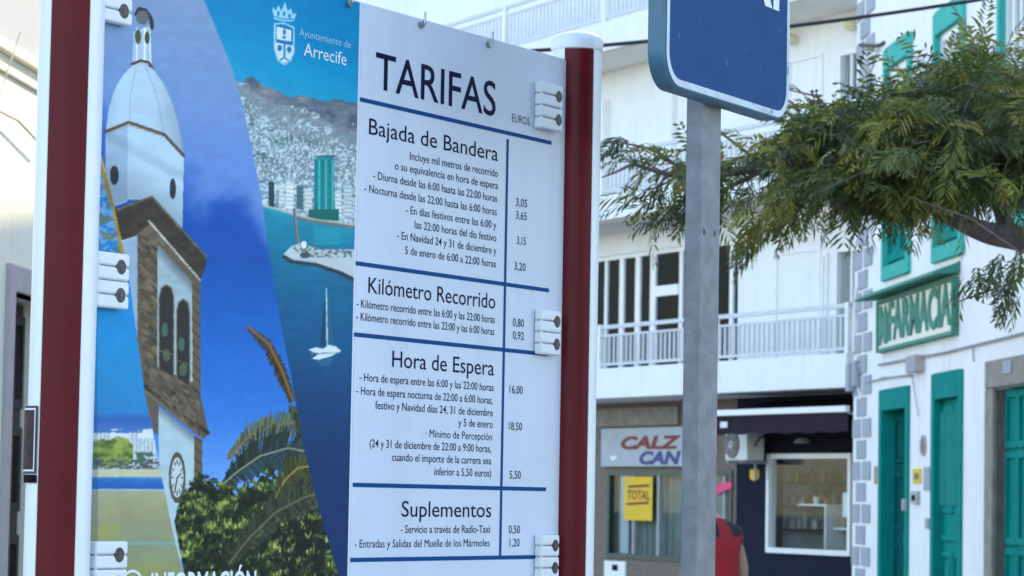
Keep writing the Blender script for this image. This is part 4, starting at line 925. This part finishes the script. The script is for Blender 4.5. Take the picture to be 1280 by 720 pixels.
    for k in range(12):
        a = k * math.pi / 6; p.line([(221.5 + 5.2 * math.cos(a), 597 + 17 * math.sin(a)), (221.5 + 6.6 * math.cos(a), 597 + 22 * math.sin(a))], 1.3, (44, 46, 56))
    p.line([(221.5, 597), (226, 592)], 1.5, (30, 32, 40)); p.line([(221.5, 597), (219, 612)], 1.5, (30, 32, 40))
    # bush and palm fronds
    left = X < kx
    fr = [(218, 652), (226, 622), (236, 612), (245, 598), (254, 604), (262, 600), (272, 612), (284, 604), (296, 622), (306, 606), (318, 612), (328, 594), (340, 600), (350, 618), (360, 600), (372, 588), (386, 590), (398, 610), (420, 660), (470, 860), (560, 1070), (300, 1070), (255, 830), (231, 720)]
    bm_ = p.poly(fr) | (p.poly([(x + 3, y - 9) for x, y in fr]) & (n2 > .52)); bm_ &= left & (X > k2 - 2)
    v = np.clip((n2 - .32) * 2.0, 0, 1) * (.35 + .9 * np.clip((n4 - .25) * 1.6, 0, 1)); bush = ramp(v, [(0, (12, 22, 18)), (.35, (34, 52, 34)), (.65, (82, 100, 46)), (1, (150, 160, 78))]); p.fill(bm_, bush)
    p.fill(bm_ & p.poly([(345, 650), (385, 640), (410, 720), (420, 760), (350, 720)]), (14, 20, 26), .75)
    def frond(pts, w, leaf, c1, c2, n):
        P = np.array(pts, float); L = np.r_[0, np.cumsum(np.hypot(*np.diff(P, axis=0).T))]; q = np.linspace(0, L[-1], n); x = np.interp(q, L, P[:, 0]); y = np.interp(q, L, P[:, 1])
        for i in range(1, n):
            tx, ty = x[i] - x[i - 1], y[i] - y[i - 1]; r = math.hypot(tx, ty) + 1e-6; tx, ty = tx / r, ty / r; f = math.sin(math.pi * min(1, .08 + .92 * i / n)) ** .6
            for s in (-1, 1):
                l = leaf * f * rng.uniform(.7, 1.15); ex = x[i] + (-ty * s * .7 - tx * .5) * l * .6; ey = y[i] + (tx * s * .85 - ty * .5) * l
                p.line([(x[i], y[i]), (ex, ey + 2)], 1.5, np.array(c1) * rng.uniform(.7, 1.3), left)
        p.line(list(zip(x, y)), w, c2, left)
    # city and harbour
    right = X >= kx; Zs = Y - (X - 440) * np.interp(Y, [0, 150, 330, 430, 620, 720], [.24, .21, .15, .10, .02, 0])
    col = ramp(Zs, [(-160, (0, 108, 168)), (60, (0, 124, 180)), (110, (14, 140, 190)), (150, (30, 146, 190))]); p.fill(right, col)
    crest = np.interp(X, [270, 290, 303, 309, 315, 322, 330, 345, 360, 372, 390, 405, 420, 443, 460], [116, 106, 103, 97, 96, 101, 107, 112, 122, 119, 122, 127, 124, 129, 133])
    mt = right & (Y > crest + (n3 - .5) * 3); hz = np.interp(X, [270, 300, 340, 443, 460], [112, 126, 146, 186, 190])
    p.fill(mt, ramp(np.clip((n4 - .3) * 1.8, 0, 1) * .8 + .2 * n3, [(0, (70, 84, 108)), (.5, (100, 112, 130)), (1, (138, 134, 140))]))
    ct = right & (Y > hz - 22 + (n4 - .5) * 26)
    city = ramp(n3, [(0, (74, 104, 116)), (.38, (128, 152, 170)), (.55, (168, 188, 206)), (1, (208, 222, 234))]); p.fill(ct, city)
    p.fill(ct & (n4 > .62) & (Y < 215), (54, 92, 98), .8); p.fill(ct & (n2 < .33), (84, 108, 120), .7); p.fill(ct & (Y < hz + 12) & (n4 > .42), (120, 132, 146), .8)
    shore = np.interp(X, [325, 345, 372, 440], [258, 262, 270, 281])
    for bx, by, bw, bh, c in ((336, 226, 7, 34, (40, 70, 78)), (349, 232, 6, 26, (190, 205, 215)), (358, 228, 9, 34, (206, 216, 224)), (371, 232, 8, 30, (70, 110, 122)), (381, 236, 9, 30, (196, 206, 214)), (419, 238, 8, 34, (200, 212, 222)), (430, 232, 10, 40, (178, 196, 210))):
        p.fill(right & p.poly([(bx, by), (bx + bw, by + 1.5), (bx + bw, by + bh), (bx, by + bh - 1)]), c)
        for q in range(3, bh, 5): p.line([(bx, by + q), (bx + bw, by + q + 1)], 1, np.array(c) * .72, right)
    p.fill(right & p.poly([(393, 198), (417, 196), (419, 270), (392, 268)]), (20, 128, 138))
    for k in range(6): p.line([(395 + k * 4.2, 200), (394.5 + k * 4.3, 266)], 1.4, (86, 178, 178) if k % 2 else (10, 100, 116), right)
    p.line([(393, 196), (418, 195)], 2, (36, 96, 104)); p.fill(right & p.poly([(386, 262), (424, 262), (424, 276), (386, 274)]), (16, 96, 96))
    sea = right & (Y > shore); water = ramp(Zs + (n1 - .5) * 40, [(270, (26, 134, 164)), (330, (14, 104, 142)), (400, (10, 84, 132)), (480, (10, 66, 116)), (580, (12, 46, 96)), (760, (12, 42, 92))])
    p.fill(sea, water); p.C[sea] *= (.93 + .14 * p.noise(14, 2.2, 40, 2)[sea])[:, None]
    p.line([(330, 257), (345, 261), (372, 269), (395, 275), (442, 281)], 2.5, (170, 176, 168), right); p.line([(372, 274), (442, 284)], 4, (98, 110, 116), right); p.fill(right & (Y > 284) & (Y < 306) & (X > 392) & (X < 425), (30, 150, 166), .5)
    p.line([(368, 262), (370, 285), (373, 308)], 4, (92, 96, 106), right); p.line([(369, 262), (371, 285), (374, 306)], 1, (150, 150, 150), right)
    p.fill(right & p.poly([(354, 318), (364, 308), (376, 304), (400, 312), (445, 312), (445, 350), (425, 340), (395, 330), (360, 326)]), (172, 186, 200)); p.line([(355, 321), (365, 327), (395, 331), (425, 341), (445, 351)], 5, (44, 56, 66), right)
    isl = right & p.poly([(366, 310), (376, 305), (440, 313), (440, 322), (380, 322)]); p.fill(isl & (n3 > .5), (92, 104, 112)); p.fill(p.ell(380, 306, 3.5, 5), (214, 222, 230)); p.fill(p.ell(381, 319, 6, 4), (60, 74, 80))
    p.fill(p.poly([(407, 362), (400, 432), (406, 432)]), (14, 62, 92)); p.fill(p.poly([(410, 366), (416, 430), (410, 432)]), (40, 92, 122)); p.line([(408, 361), (409, 436)], 1.7, (168, 190, 204))
    p.fill(p.poly([(385, 437), (396, 434), (404, 436), (411, 431), (420, 433), (427, 439), (412, 446), (398, 450), (390, 448), (398, 443)]), (196, 214, 226)); p.line([(388, 442), (424, 441)], 1.2, (96, 124, 148)); p.fill(p.poly([(394, 451), (418, 446), (412, 458), (402, 458)]), (60, 110, 150), .5)
    # crest of the town hall: crown and shield in white line
    wc = (150, 196, 224); cx = 355.5
    p.fill(p.poly([(340, 8), (345, 13), (348, 6), (352, 14), (356, 2), (360, 14), (364, 10), (366, 18), (371, 16), (367, 27), (354, 27), (343, 24)]), wc); 
    for q in ((348, 17), (355, 17), (362, 20)): p.fill(p.ell(q[0], q[1], 1.6, 3.2), (0, 124, 180))
    p.line([(344, 21), (354, 24), (367, 24)], 1.4, (0, 124, 180))
    sh_ = [(342.5, 29), (355, 28), (368.5, 34), (368, 66), (364, 76), (356, 82), (347, 76), (342.5, 62)]
    p.fill(p.poly(sh_), wc); p.fill(p.poly([(cx + (x - cx) * .84, 54 + (y - 54) * .92) for x, y in sh_]), (8, 108, 168))
    p.fill(p.poly([(346, 33), (364.5, 38), (364.5, 52), (346, 49)]), (196, 214, 234)); p.fill(p.ell(355.5, 40, 2, 4), (40, 110, 160)); p.fill(p.ell(355, 46.5, 3, 1.6), (60, 120, 170))
    p.fill(p.poly([(344.5, 53), (366.5, 57), (366, 66), (362, 75), (355.5, 79), (348, 74), (344.5, 62)]), (196, 208, 232)); p.fill(p.ell(349.5, 60, 3, 4), (20, 110, 160)); p.fill(p.ell(361.5, 62, 2.6, 4), (20, 110, 160)); p.line([(355.5, 56), (355.5, 72)], 2.4, (30, 130, 170)); p.line([(350, 75), (355.5, 72), (361, 76)], 1.6, (20, 100, 150))
    # beach picture at the lower left
    bl = X < k2 - 1
    p.fill(bl, ramp(Y, [(160, (60, 110, 170)), (330, (20, 120, 196)), (380, (16, 132, 204)), (470, (34, 128, 190)), (515, (38, 120, 184)), (524, (44, 92, 170)), (540, (70, 110, 178)), (548, (120, 150, 190))]))
    cl = bl & (Y < 322); p.fill(cl & (n2 > .5), (120, 160, 205), .7); p.fill(cl & (n4 > .55), (90, 96, 80), .7)
    p.line([(120, 190), (132, 225), (144, 268), (153, 318)], 5, (140, 122, 60), bl); p.line([(124, 190), (136, 228), (147, 268), (156, 318)], 1.6, (176, 160, 104), bl)
    p.fill(bl & (Y > 541) & (Y < 586), ramp(n3, [(0, (150, 168, 186)), (1, (206, 216, 226))])); p.fill(bl & (Y > 541) & (Y < 586) & ((X % 5) < 1.2), (150, 164, 180)); p.fill(bl & (Y > 536) & (Y < 548) & (n2 > .45) & (X > 138), (196, 208, 222))
    tr_ = bl & p.poly([(118, 553), (128, 548), (136, 551), (146, 545), (158, 548), (166, 556), (167, 572), (160, 582), (118, 584)]); p.fill(tr_, ramp(n2, [(.25, (70, 92, 44)), (.7, (140, 156, 74))])); p.fill(bl & (Y > 574) & (Y < 588) & (n3 > .42), (74, 82, 92)); p.fill(bl & (Y > 565) & (Y < 580) & (X > 168) & (n2 > .5), (70, 96, 84))
    p.fill(bl & (Y > 586) & (Y < 597), (182, 184, 160)); p.fill(bl & (Y > 596) & (Y < 613), ramp(Y + (n2 - .5) * 8, [(596, (70, 130, 190)), (602, (36, 98, 178)), (613, (40, 84, 160))])); p.fill(bl & (Y > 611) & (Y < 614), (150, 170, 190))
    p.fill(bl & (Y >= 614), ramp(Y + (n1 - .5) * 60, [(614, (150, 154, 124)), (650, (138, 142, 112)), (680, (128, 138, 116)), (720, (132, 140, 92)), (900, (150, 150, 110))])); p.fill(bl & (np.abs(Y - 679) < 2.5), (116, 156, 160), .8); p.fill(bl & (Y > 655) & (Y < 676) & (X < 150), (146, 150, 76), .5)
    # printed photo detail: leaf dabs, house blocks, stone courses, shading of the pictured tower
    bx = np.argwhere(bm_); 
    if len(bx):
        for q in bx[rng.integers(0, len(bx), 5200)]:
            x, y = p.X[q[0], q[1]], p.Y[q[0], q[1]]; l = rng.uniform(2, 6); a = rng.uniform(-2.6, -.5); tone = v[q[0], q[1]] * rng.uniform(.5, 1.5) + rng.normal(0, .12)
            c = ramp(np.array([np.clip(tone, 0, 1)]), [(0, (10, 20, 16)), (.28, (44, 64, 34)), (.55, (122, 136, 60)), (1, (200, 202, 112))])[0]
            p.line([(x, y), (x + l * .5 * math.cos(a), y + l * math.sin(a))], rng.uniform(1.0, 2.0), c, left, .85)
    frond([(366, 500), (352, 462), (336, 430), (310, 408)], 3.2, 15, (58, 46, 30), (122, 92, 50), 46)
    frond([(392, 545), (372, 528), (345, 530), (312, 545), (284, 572)], 2.0, 20, (86, 88, 42), (124, 96, 58), 60)
    frond([(392, 540), (372, 515), (362, 508)], 3.0, 20, (52, 62, 36), (80, 80, 50), 24)
    frond([(392, 566), (360, 560), (325, 570), (296, 590), (279, 605)], 2.2, 36, (30, 44, 36), (126, 132, 116), 70)
    frond([(394, 582), (372, 585), (356, 600), (345, 622)], 2.0, 26, (60, 66, 32), (150, 130, 60), 50)
    frond([(410, 612), (380, 622), (345, 640), (312, 672), (286, 705)], 2.4, 30, (46, 54, 44), (96, 92, 74), 80)
    cb = np.argwhere(ct & (Y < 226 + (X - 380) * .1) & (Y > hz - 4) & ~((X > 388) & (X < 423) & (Y > 190)) & (n4 > .36))
    for q in cb[rng.integers(0, len(cb), 620)]:
        x, y = p.X[q[0], q[1]], p.Y[q[0], q[1]]; far = np.clip((y - 140) / 130, .1, 1); w_, h_ = rng.uniform(1.2, 3) * (.5 + far), rng.uniform(1.2, 3.5) * (.4 + far); g_ = rng.uniform(.8, 1.06)
        p.line([(x, y), (x + w_, y + w_ * .17)], h_, np.array((196, 210, 222)) * g_, right & (Y < shore), .9); p.line([(x + w_, y + h_ * .1), (x + w_ + .8, y + h_ * .1)], h_, (96, 116, 134), right & (Y < shore), .8)
    cs = np.argwhere(st)
    for q in cs[rng.integers(0, len(cs), 420)]:
        x, y = p.X[q[0], q[1]], p.Y[q[0], q[1]]; w_ = rng.uniform(2.5, 6); p.line([(x, y), (x + w_, y + w_ * .95)], rng.uniform(2, 5), np.array((96, 86, 74)) * rng.uniform(.55, 1.25), st, .7)
    tw_ = p.poly([(132, 165), (162, 153), (206, 168), (230, 194), (228, 285), (190, 250), (160, 250), (132, 262)]); p.C[tw_] *= (1.06 - .20 * sstep(205, 262, Y + .55 * (190 - X)) - .10 * sstep(170, 186, Y - .55 * (X - 162)) * (1 - sstep(186, 196, Y - .55 * (X - 162))))[tw_][:, None]
    dm = p.poly([(166, 82), (155, 92), (144, 110), (136, 135), (132, 165), (162, 154), (206, 168), (230, 194), (222, 150), (213, 122), (203, 102), (191, 86), (178, 79)]); p.C[dm] *= (1.05 - .22 * np.clip((X - 186) / 44, 0, 1) ** 1.5 - .10 * np.clip((150 - X) / 18, 0, 1))[dm][:, None]
    wl_ = p.poly([(197, 305), (240, 352), (241, 478), (197, 458)]); p.C[wl_] *= (1 - .30 * (1 - sstep(0, 22, Y - (305 + (X - 197) * 1.1))) - .10 * n2)[wl_][:, None]
    lw_ = p.poly([(198, 508), (243, 545), (243, 622), (226, 700), (200, 700)]); p.C[lw_] *= (1 - .30 * (1 - sstep(0, 16, Y - (508 + (X - 198) * .82))))[lw_][:, None]
    cr_ = p.poly([(140, 262), (190, 245), (259, 321), (257, 332), (250, 352), (188, 292), (150, 304)]); p.C[cr_] *= (.75 + .6 * n2)[cr_][:, None]
    p.C *= (.955 + .09 * n4 * 1.0)[..., None]; p.C *= (1 + (rng.random(p.X.shape) - .5) * .035)[..., None]; p.C = np.clip(p.C, 0, 250)
    for ax in (0, 1): p.C = (np.roll(p.C, 1, ax) + 2 * p.C + np.roll(p.C, -1, ax)) / 4
    return p

def board():
    F = FQ_
    base = F.P(.9, 0, 0)
    root = thing('information_board', 'tall taxi fare board between two maroon posts with a printed town picture', 'information board', base)
    NRM = -F.i
    R = .0575
    def arc(c, a0, a1, r, n): return [c + (F.d * math.cos(math.radians(a)) + NRM * math.sin(math.radians(a))) * r for a in np.linspace(a0, a1, n)]
    UR = F.U(712, 0, 622)
    for u, H in ((0.0, 2.637), (UR, 2.637)):
        c = F.P(u, 0, 0)
        b = MB(); ring = []
        # white aluminium body with small lips beside the two maroon covers
        for a in range(0, 360, 3):
            am = a % 180; r = R - .004 if 109 < am < 179 or am < 0 else R
            if am in (105, 108, 180 - 0) or am == 0: r = R + .0016
            ring.append(c + (F.d * math.cos(math.radians(a)) + NRM * math.sin(math.radians(a))) * r)
        n = len(ring); up = Vector((0, 0, H))
        for k in range(n): b.face([ring[k], ring[(k + 1) % n], ring[(k + 1) % n] + up, ring[k] + up])
        b.face([p + up for p in ring]); b.face(ring[::-1])
        post = b.build('post', M['alu_white'], root, smooth=True)
        for off in (0, 180):
            b = MB(); o = arc(c, 109.5 + off, 179 + off, R + .0008, 26); i = arc(c, 109.5 + off, 179 + off, R - .0036, 26); z = Vector((0, 0, .02)); t = Vector((0, 0, H - .006))
            for k in range(25):
                b.face([o[k] + z, o[k + 1] + z, o[k + 1] + t, o[k] + t]); b.face([i[k] + z, i[k] + t, i[k + 1] + t, i[k + 1] + z]); b.face([o[k] + t, o[k + 1] + t, i[k + 1] + t, i[k] + t])
            b.face([o[0] + z, o[0] + t, i[0] + t, i[0] + z]); b.face([o[-1] + z, i[-1] + z, i[-1] + t, o[-1] + t])
            b.build('post_cover', M['maroon'], post, smooth=True)
        b = MB(); b.lathe(c + Vector((0, 0, H)), [(R * .9, -.004), (R + .002, -.004), (R + .0032, .0), (R + .0032, .016), (R + .0005, .024), (R * .86, .032), (R * .5, .038), (.004, .040)], 48); b.build('cap', M['alu_white'], post, smooth=True)
    zt, zb = 2.606, .98
    b = MB(); b.box(F, .050, UR - .043, -.003, .003, zb, zt); panel = b.build('panel', M['panel'], root, bevel=.0008)
    # printed picture
    p = paint_poster(); u0, u1 = .0535, F.U(443.2, -.004, 300)
    nu, nz = 372, 730; us = np.linspace(u0, u1, nu + 1); zs = np.linspace(zb + .003, zt - .003, nz + 1)
    UU, ZZ = np.meshgrid(us, zs); o0 = F.O - F.i * .0042
    pts = np.stack([o0.x + F.d.x * UU, o0.y + F.d.y * UU, ZZ], -1).reshape(-1, 3)
    v = pts - np.array(CAM); k = v @ np.array(FWD); px = 640 + FPX * (v @ np.array(RGT)) / k; py = 360 - FPX * (v @ np.array(UPV)) / k
    H_, W_ = p.X.shape; ix = np.clip(((px - p.x0) * p.k).round().astype(int), 0, W_ - 1); iy = np.clip(((py - p.y0) * p.k).round().astype(int), 0, H_ - 1)
    C = p.C[iy, ix] / 255; lin = np.where(C <= .04045, C / 12.92, ((C + .055) / 1.055) ** 2.4) * np.array([1.30, 1.18, 1.0]); lin = np.clip(lin, .002, .85)
    idx = np.arange((nu + 1) * (nz + 1)).reshape(nz + 1, nu + 1); fc = np.stack([idx[:-1, :-1], idx[:-1, 1:], idx[1:, 1:], idx[1:, :-1]], -1).reshape(-1, 4)
    me = bpy.data.meshes.new('picture_print'); me.vertices.add(len(pts)); me.vertices.foreach_set('co', (pts - np.array(base)).ravel())
    me.loops.add(fc.size); me.loops.foreach_set('vertex_index', fc.ravel()); me.polygons.add(len(fc)); me.polygons.foreach_set('loop_start', np.arange(0, fc.size, 4)); me.polygons.foreach_set('loop_total', np.full(len(fc), 4)); me.update(calc_edges=True); me.validate()
    ca = me.attributes.new('Col', 'FLOAT_COLOR', 'POINT'); ca.data.foreach_set('color', np.c_[lin, np.ones(len(lin))].ravel()); me.materials.append(M['poster'])
    pic = bpy.data.objects.new('picture_print', me); COL.objects.link(pic); pic.parent = root
    b = MB(); w = -.0050
    px_text(b, F, 'Ayuntamiento de', 374, 438.5, 60.5, 9, w, 1, offset=-.004)
    px_text(b, F, 'Arrecife', 379.5, 433, 82, 15.5, w, 0, offset=.002)
    px_text(b, F, 'INFORMACIÓN', 188.5, 320, 741, 27, w, 0, offset=.022)
    cu, cz = F.uz(165, 738, w); rr = .0375
    for k in range(40):
        a0, a1 = 2 * math.pi * k / 40, 2 * math.pi * (k + 1) / 40
        b.face([F.P(cu + rr * math.cos(a0), w, cz + rr * math.sin(a0)), F.P(cu + rr * math.cos(a1), w, cz + rr * math.sin(a1)), F.P(cu + rr * .86 * math.cos(a1), w, cz + rr * .86 * math.sin(a1)), F.P(cu + rr * .86 * math.cos(a0), w, cz + rr * .86 * math.sin(a0))])
    b.build('lettering', [M['white_ink'], M['pale_ink']], pic)
    # price table
    ua, ub = F.U(446, -.004, 300), UR - .044
    b = MB(); b.box(F, ua, ub, -.0042, -.0031, zb + .002, zt - .002); sheet = b.build('price_table', M['sheet'], root)
    w = -.0048
    b = MB(); px_text(b, F, 'TARIFAS', 468.5, 619.5, 145.5, 42, w, 0, offset=.006, res=5); b.build('heading_lettering', M['ink'], sheet)
    for t, l, r, y, c in (('Bajada de Bandera', 460.5, 622.5, 201.5, 18.5), ('Kilómetro Recorrido', 460, 619, 386, 18.5), ('Hora de Espera', 490, 617.5, 469.5, 19), ('Suplementos', 502, 614, 646.5, 18.5)):
        b = MB(); px_text(b, F, t, l, r, y, c, w, 0, offset=.002, res=4); b.build('heading_lettering', M['ink'], sheet)
    for t, l, r, y in (('Incluye mil metros de recorrido', 512, 622.5, 221.5), ('o su equivalencia en hora de espera', 493, 622.5, 236.7), ('- Diurna desde las 6:00 hasta las 22:00 horas', 466, 621.5, 252.7), ('- Nocturna desde las 22:00 hasta las 6:00 horas', 455, 621, 269.3),
                       ('- En dias festivos entre las 6:00 y', 507, 620.5, 286), ('las 22:00 horas del dia festivo', 518, 620.5, 302), ('- En Navidad 24 y 31 de diciembre y', 496, 620.5, 318), ('5 de enero de 6:00 a 22:00 horas', 506, 620, 334.5),
                       ('- Kilómetro recorrido entre las 6:00 y las 22:00 horas', 445.5, 618.5, 404), ('- Kilómetro recorrido entre las 22:00 y las 6:00 horas', 445, 618, 419),
                       ('- Hora de espera entre las 6:00 y las 22:00 horas', 449, 617, 489), ('- Hora de espera nocturna de 22:00 a 6:00 horas,', 445, 616, 505), ('festivo y Navidad días 24, 31 de diciembre', 469, 616, 520.5), ('y 5 de enero', 573, 616, 535), ('· Mínimo de Percepción', 532, 615, 550.5),
                       ('(24 y 31 de diciembre de 22:00 a 9:00 horas,', 462, 614, 565.5), ('cuando el importe de la carrera sea', 490, 614, 580.5), ('inferior a 5,50 euros)', 543, 614, 596), ('- Servicio a través de Radio-Taxi', 501, 612.5, 666), ('- Entradas y Salidas del Muelle de los Mármoles', 443.5, 612, 683)):
        b = MB(); px_text(b, F, t, l, r, y, 9.3, w, 0, offset=.003 if 'M' not in t else 0.0, res=3); b.build('text_line', M['ink'], sheet)
    b = MB(); px_text(b, F, 'EUROS', 640, 662, 157, 10, w, 0, offset=-.006, res=2); b.build('text_line', M['ink'], sheet)
    for t, l, r, y in (('3,05', 645, 659, 259.5), ('3,65', 645, 658.5, 275.5), ('3,15', 646, 657.5, 306.5), ('3,20', 643, 657, 339), ('0,80', 641, 655, 409), ('0,92', 641, 655, 425), ('16,00', 637, 653.5, 492.5), ('18,50', 636, 652.5, 538), ('5,50', 637, 651, 598.5), ('0,50', 636, 650, 666.5), ('1,20', 637, 649.5, 683)):
        b = MB(); px_text(b, F, t, l, r, y, 9.6, w, 0, offset=.003, res=3); b.build('price_figure', M['ink'], sheet)
    b = MB()
    def rule(xa, ya, xb, t):
        b = MB(); u_, z_ = F.uz(xa, ya, w); v_, _ = F.uz(xb, ya + 20, w); b.face([F.P(u_, w, z_ - t / 2), F.P(v_, w, z_ - t / 2), F.P(v_, w, z_ + t / 2), F.P(u_, w, z_ + t / 2)]); b.build('rule_line', M['rule'], sheet)
    for xa, ya, xb in ((450, 124, 690), (445, 329, 686.5), (443, 418, 684), (441, 606, 682.5), (438, 700, 680)): rule(xa, ya, xb, .0088)
    (a, z1), (c, z2) = F.uz(635.5, 174, w), F.uz(624.3, 697, w); um = (a + c) / 2; wv = w - .0003; b = MB()
    b.face([F.P(um - .0048, wv, z2), F.P(um + .0048, wv, z2), F.P(um + .0048, wv, z1), F.P(um - .0048, wv, z1)]); b.build('rule_line', M['rule'], sheet)
    # clamps
    def clamp(xa, xb, ya, yb, left):
        wf = -.026; (a, z1), (c, z0) = F.uz(xa, ya, wf), F.uz(xb, yb, wf); zc1, zc0 = F.uz(xb, ya, wf)[1], F.uz(xb, yb, wf)[1]
        z1, z0 = (F.uz((xa + xb) / 2, ya, wf)[1], F.uz((xa + xb) / 2, yb, wf)[1])
        b = MB(); hs = (z1 - z0) / 4
        for k in range(4): b.box(F, a, c, wf, -.0052, z0 + k * hs + .0008, z0 + (k + 1) * hs - .0008)
        b.box(F, a + .003, c - .003, wf + .003, -.0056, z0 + .002, z1 - .002, 1)
        cl = b.build('clamp', [M['plastic'], M['groove']], root, bevel=.0045, segs=3)
        b = MB(); b2 = MB(); fu = c - .026 if left else c - .020
        for zz in (z0 + hs, z0 + 3 * hs):
            ring = [(fu + 0.0135 * math.cos(q), zz + .0135 * math.sin(q)) for q in np.linspace(0, 2 * math.pi, 21)[:-1]]
            b.prism(F, ring, wf - .0006, wf + .001); b2.prism(F, [(fu + .002 + (u - fu) * .55, zz - .001 + (z - zz) * .55) for u, z in ring[::3]], wf - .0012, wf)
        b.build('bolt_hole', M['hole'], cl); b2.build('bolt_head', M['dark_bolt'], cl)
    for ya, yb in ((-40, 29), (315, 386), (676, 747)): clamp(126.5 if ya < 0 else 125.5 - .008 * (ya - 100), 163 - .007 * (ya - 100) if ya > 0 else 166, ya, yb, True)
    for ya, yb in ((104, 163), (387, 444), (668, 724)): clamp(678, 703.5 - .008 * (ya - 104), ya, yb, False)
    for x, y in ((437, 5), (527.5, 31), (612, 55.5)):
        u, z = F.uz(x, y, -.01); b = MB(); ring = [(u + .0075 * math.cos(q), z + .0075 * math.sin(q)) for q in np.linspace(0, 2 * math.pi, 7)[:-1]]
        b.prism(F, ring, -.013, -.0043); b.tube([F.P(u + .004, -.009, z), F.P(u + .012, -.009, z + .004), F.P(u + .014, -.009, z + .03)], .0028, 8); b.build('hook_bolt', M['bolt'], root, bevel=.001)
    # small framed notice strapped to the outer side of the near post
    c = F.P(0, 0, 0); z1, z0 = F.uz(44, 507, 0)[1], F.uz(44, 592, 0)[1]
    t = thing('small_notice', 'small dark framed picture plate fixed round the outer side of the nearer maroon post', 'notice', c + Vector((0, 0, z0)))
    def shell(mb, a0, a1, za, zb_, r0, r1):
        o = arc(c, a0, a1, r1, 9); i_ = arc(c, a0, a1, r0, 9); A = Vector((0, 0, za)); B = Vector((0, 0, zb_))
        for k in range(8): mb.hexa([i_[k] + A, o[k] + A, o[k + 1] + A, i_[k + 1] + A, i_[k] + B, o[k] + B, o[k + 1] + B, i_[k + 1] + B])
    b = MB(); shell(b, 183, 240, z0, z1, R + .0025, R + .0042); b.build('plate', M['door_dark'], t)
    b = MB(); shell(b, 185.5, 237, z0 + .004, z1 - .004, R + .0044, R + .0049); b.build('plate_border', M['white_paint'], t)
    b = MB(); shell(b, 187.5, 235, z0 + .007, z1 - .007, R + .0051, R + .0056); b.build('picture', mat('dark_print', (.040, .022, .026), .5, .7, 60, spec=.2), t)
    b = MB(); shell(b, 181, 240, z0 - .016, z0 - .002, R + .0025, R + .0038); b.build('strap', M['black'], t)
board()

# ================================================================== BLUE SIGN ON ITS POLE
def street_sign():
    F = FB_
    root = thing('taxi_stand_sign', 'weathered blue sign with pale border on a galvanised rectangular pole', 'street sign', F.P(.08, .06, 0))
    u0, u1, z0, z1, r = -.215, .452, 2.447, 3.115, .075
    def rr(g, rad, n=9):
        o = []
        for cx, cz, a0 in ((u1 - g - rad, z0 + g + rad, -90), (u1 - g - rad, z1 - g - rad, 0), (u0 + g + rad, z1 - g - rad, 90), (u0 + g + rad, z0 + g + rad, 180)):
            for a in np.linspace(a0, a0 + 90, n): o.append((cx + rad * math.cos(math.radians(a)), cz + rad * math.sin(math.radians(a))))
        return o
    b = MB(); A, Bq = rr(0, r), rr(.005, r - .005); n = len(A)
    for k in range(n):
        j = (k + 1) % n; b.face([F.P(A[k][0], .005, A[k][1]), F.P(A[j][0], .005, A[j][1]), F.P(A[j][0], .038, A[j][1]), F.P(A[k][0], .038, A[k][1])]); b.face([F.P(Bq[k][0], 0, Bq[k][1]), F.P(Bq[j][0], 0, Bq[j][1]), F.P(A[j][0], .005, A[j][1]), F.P(A[k][0], .005, A[k][1])])
    b.face([F.P(u, 0, z) for u, z in Bq]); b.face([F.P(u, .036, z) for u, z in reversed(A)]); bx = b.build('sign_box', M['sign_edge'], root, smooth=True)
    b = MB(); b.face([F.P(u, -.0006, z) for u, z in rr(.007, r - .007)]); b.build('sign_face', M['sign_blue'], bx)
    b = MB(); A, Bq = rr(.0072, r - .0072), rr(.0215, r - .0215)
    for k in range(n): j = (k + 1) % n; b.face([F.P(A[k][0], -.0012, A[k][1]), F.P(A[j][0], -.0012, A[j][1]), F.P(Bq[j][0], -.0012, Bq[j][1]), F.P(Bq[k][0], -.0012, Bq[k][1])])
    b.build('sign_border', M['sign_white'], bx)
    b = MB(); put_text(b, F, 'TAXI', -.15, .383, 2.697, .19, -.0012, 0, offset=.018, res=6); b.build('lettering', M['white_ink'], bx)
    ua, ub = F.U(878.5, .04, 300), F.U(901, .04, 300)
    b = MB(); b.box(F, ua, ub, .042, .083, 0, 3.0); pole = b.build('pole', M['galv'], root, bevel=.004, segs=3)
    b = MB()
    for x, y in ((880.5, 290), (893.5, 292)):
        u, z = F.uz(x, y, .0415); b.prism(F, [(u + .005 * math.cos(q), z + .007 * math.sin(q)) for q in np.linspace(0, 6.283, 13)[:-1]], .0412, .043)
    b.build('bolt_hole', M['hole'], pole)
    b = MB(); b.box(F, ua - .03, ub + .03, .038, .0415, 2.50, 2.535); b.box(F, ua - .03, ua - .001, .0415, .088, 2.50, 2.535); b.box(F, ub + .001, ub + .03, .0415, .088, 2.50, 2.535); b.build('bracket', M['black'], root)
street_sign()
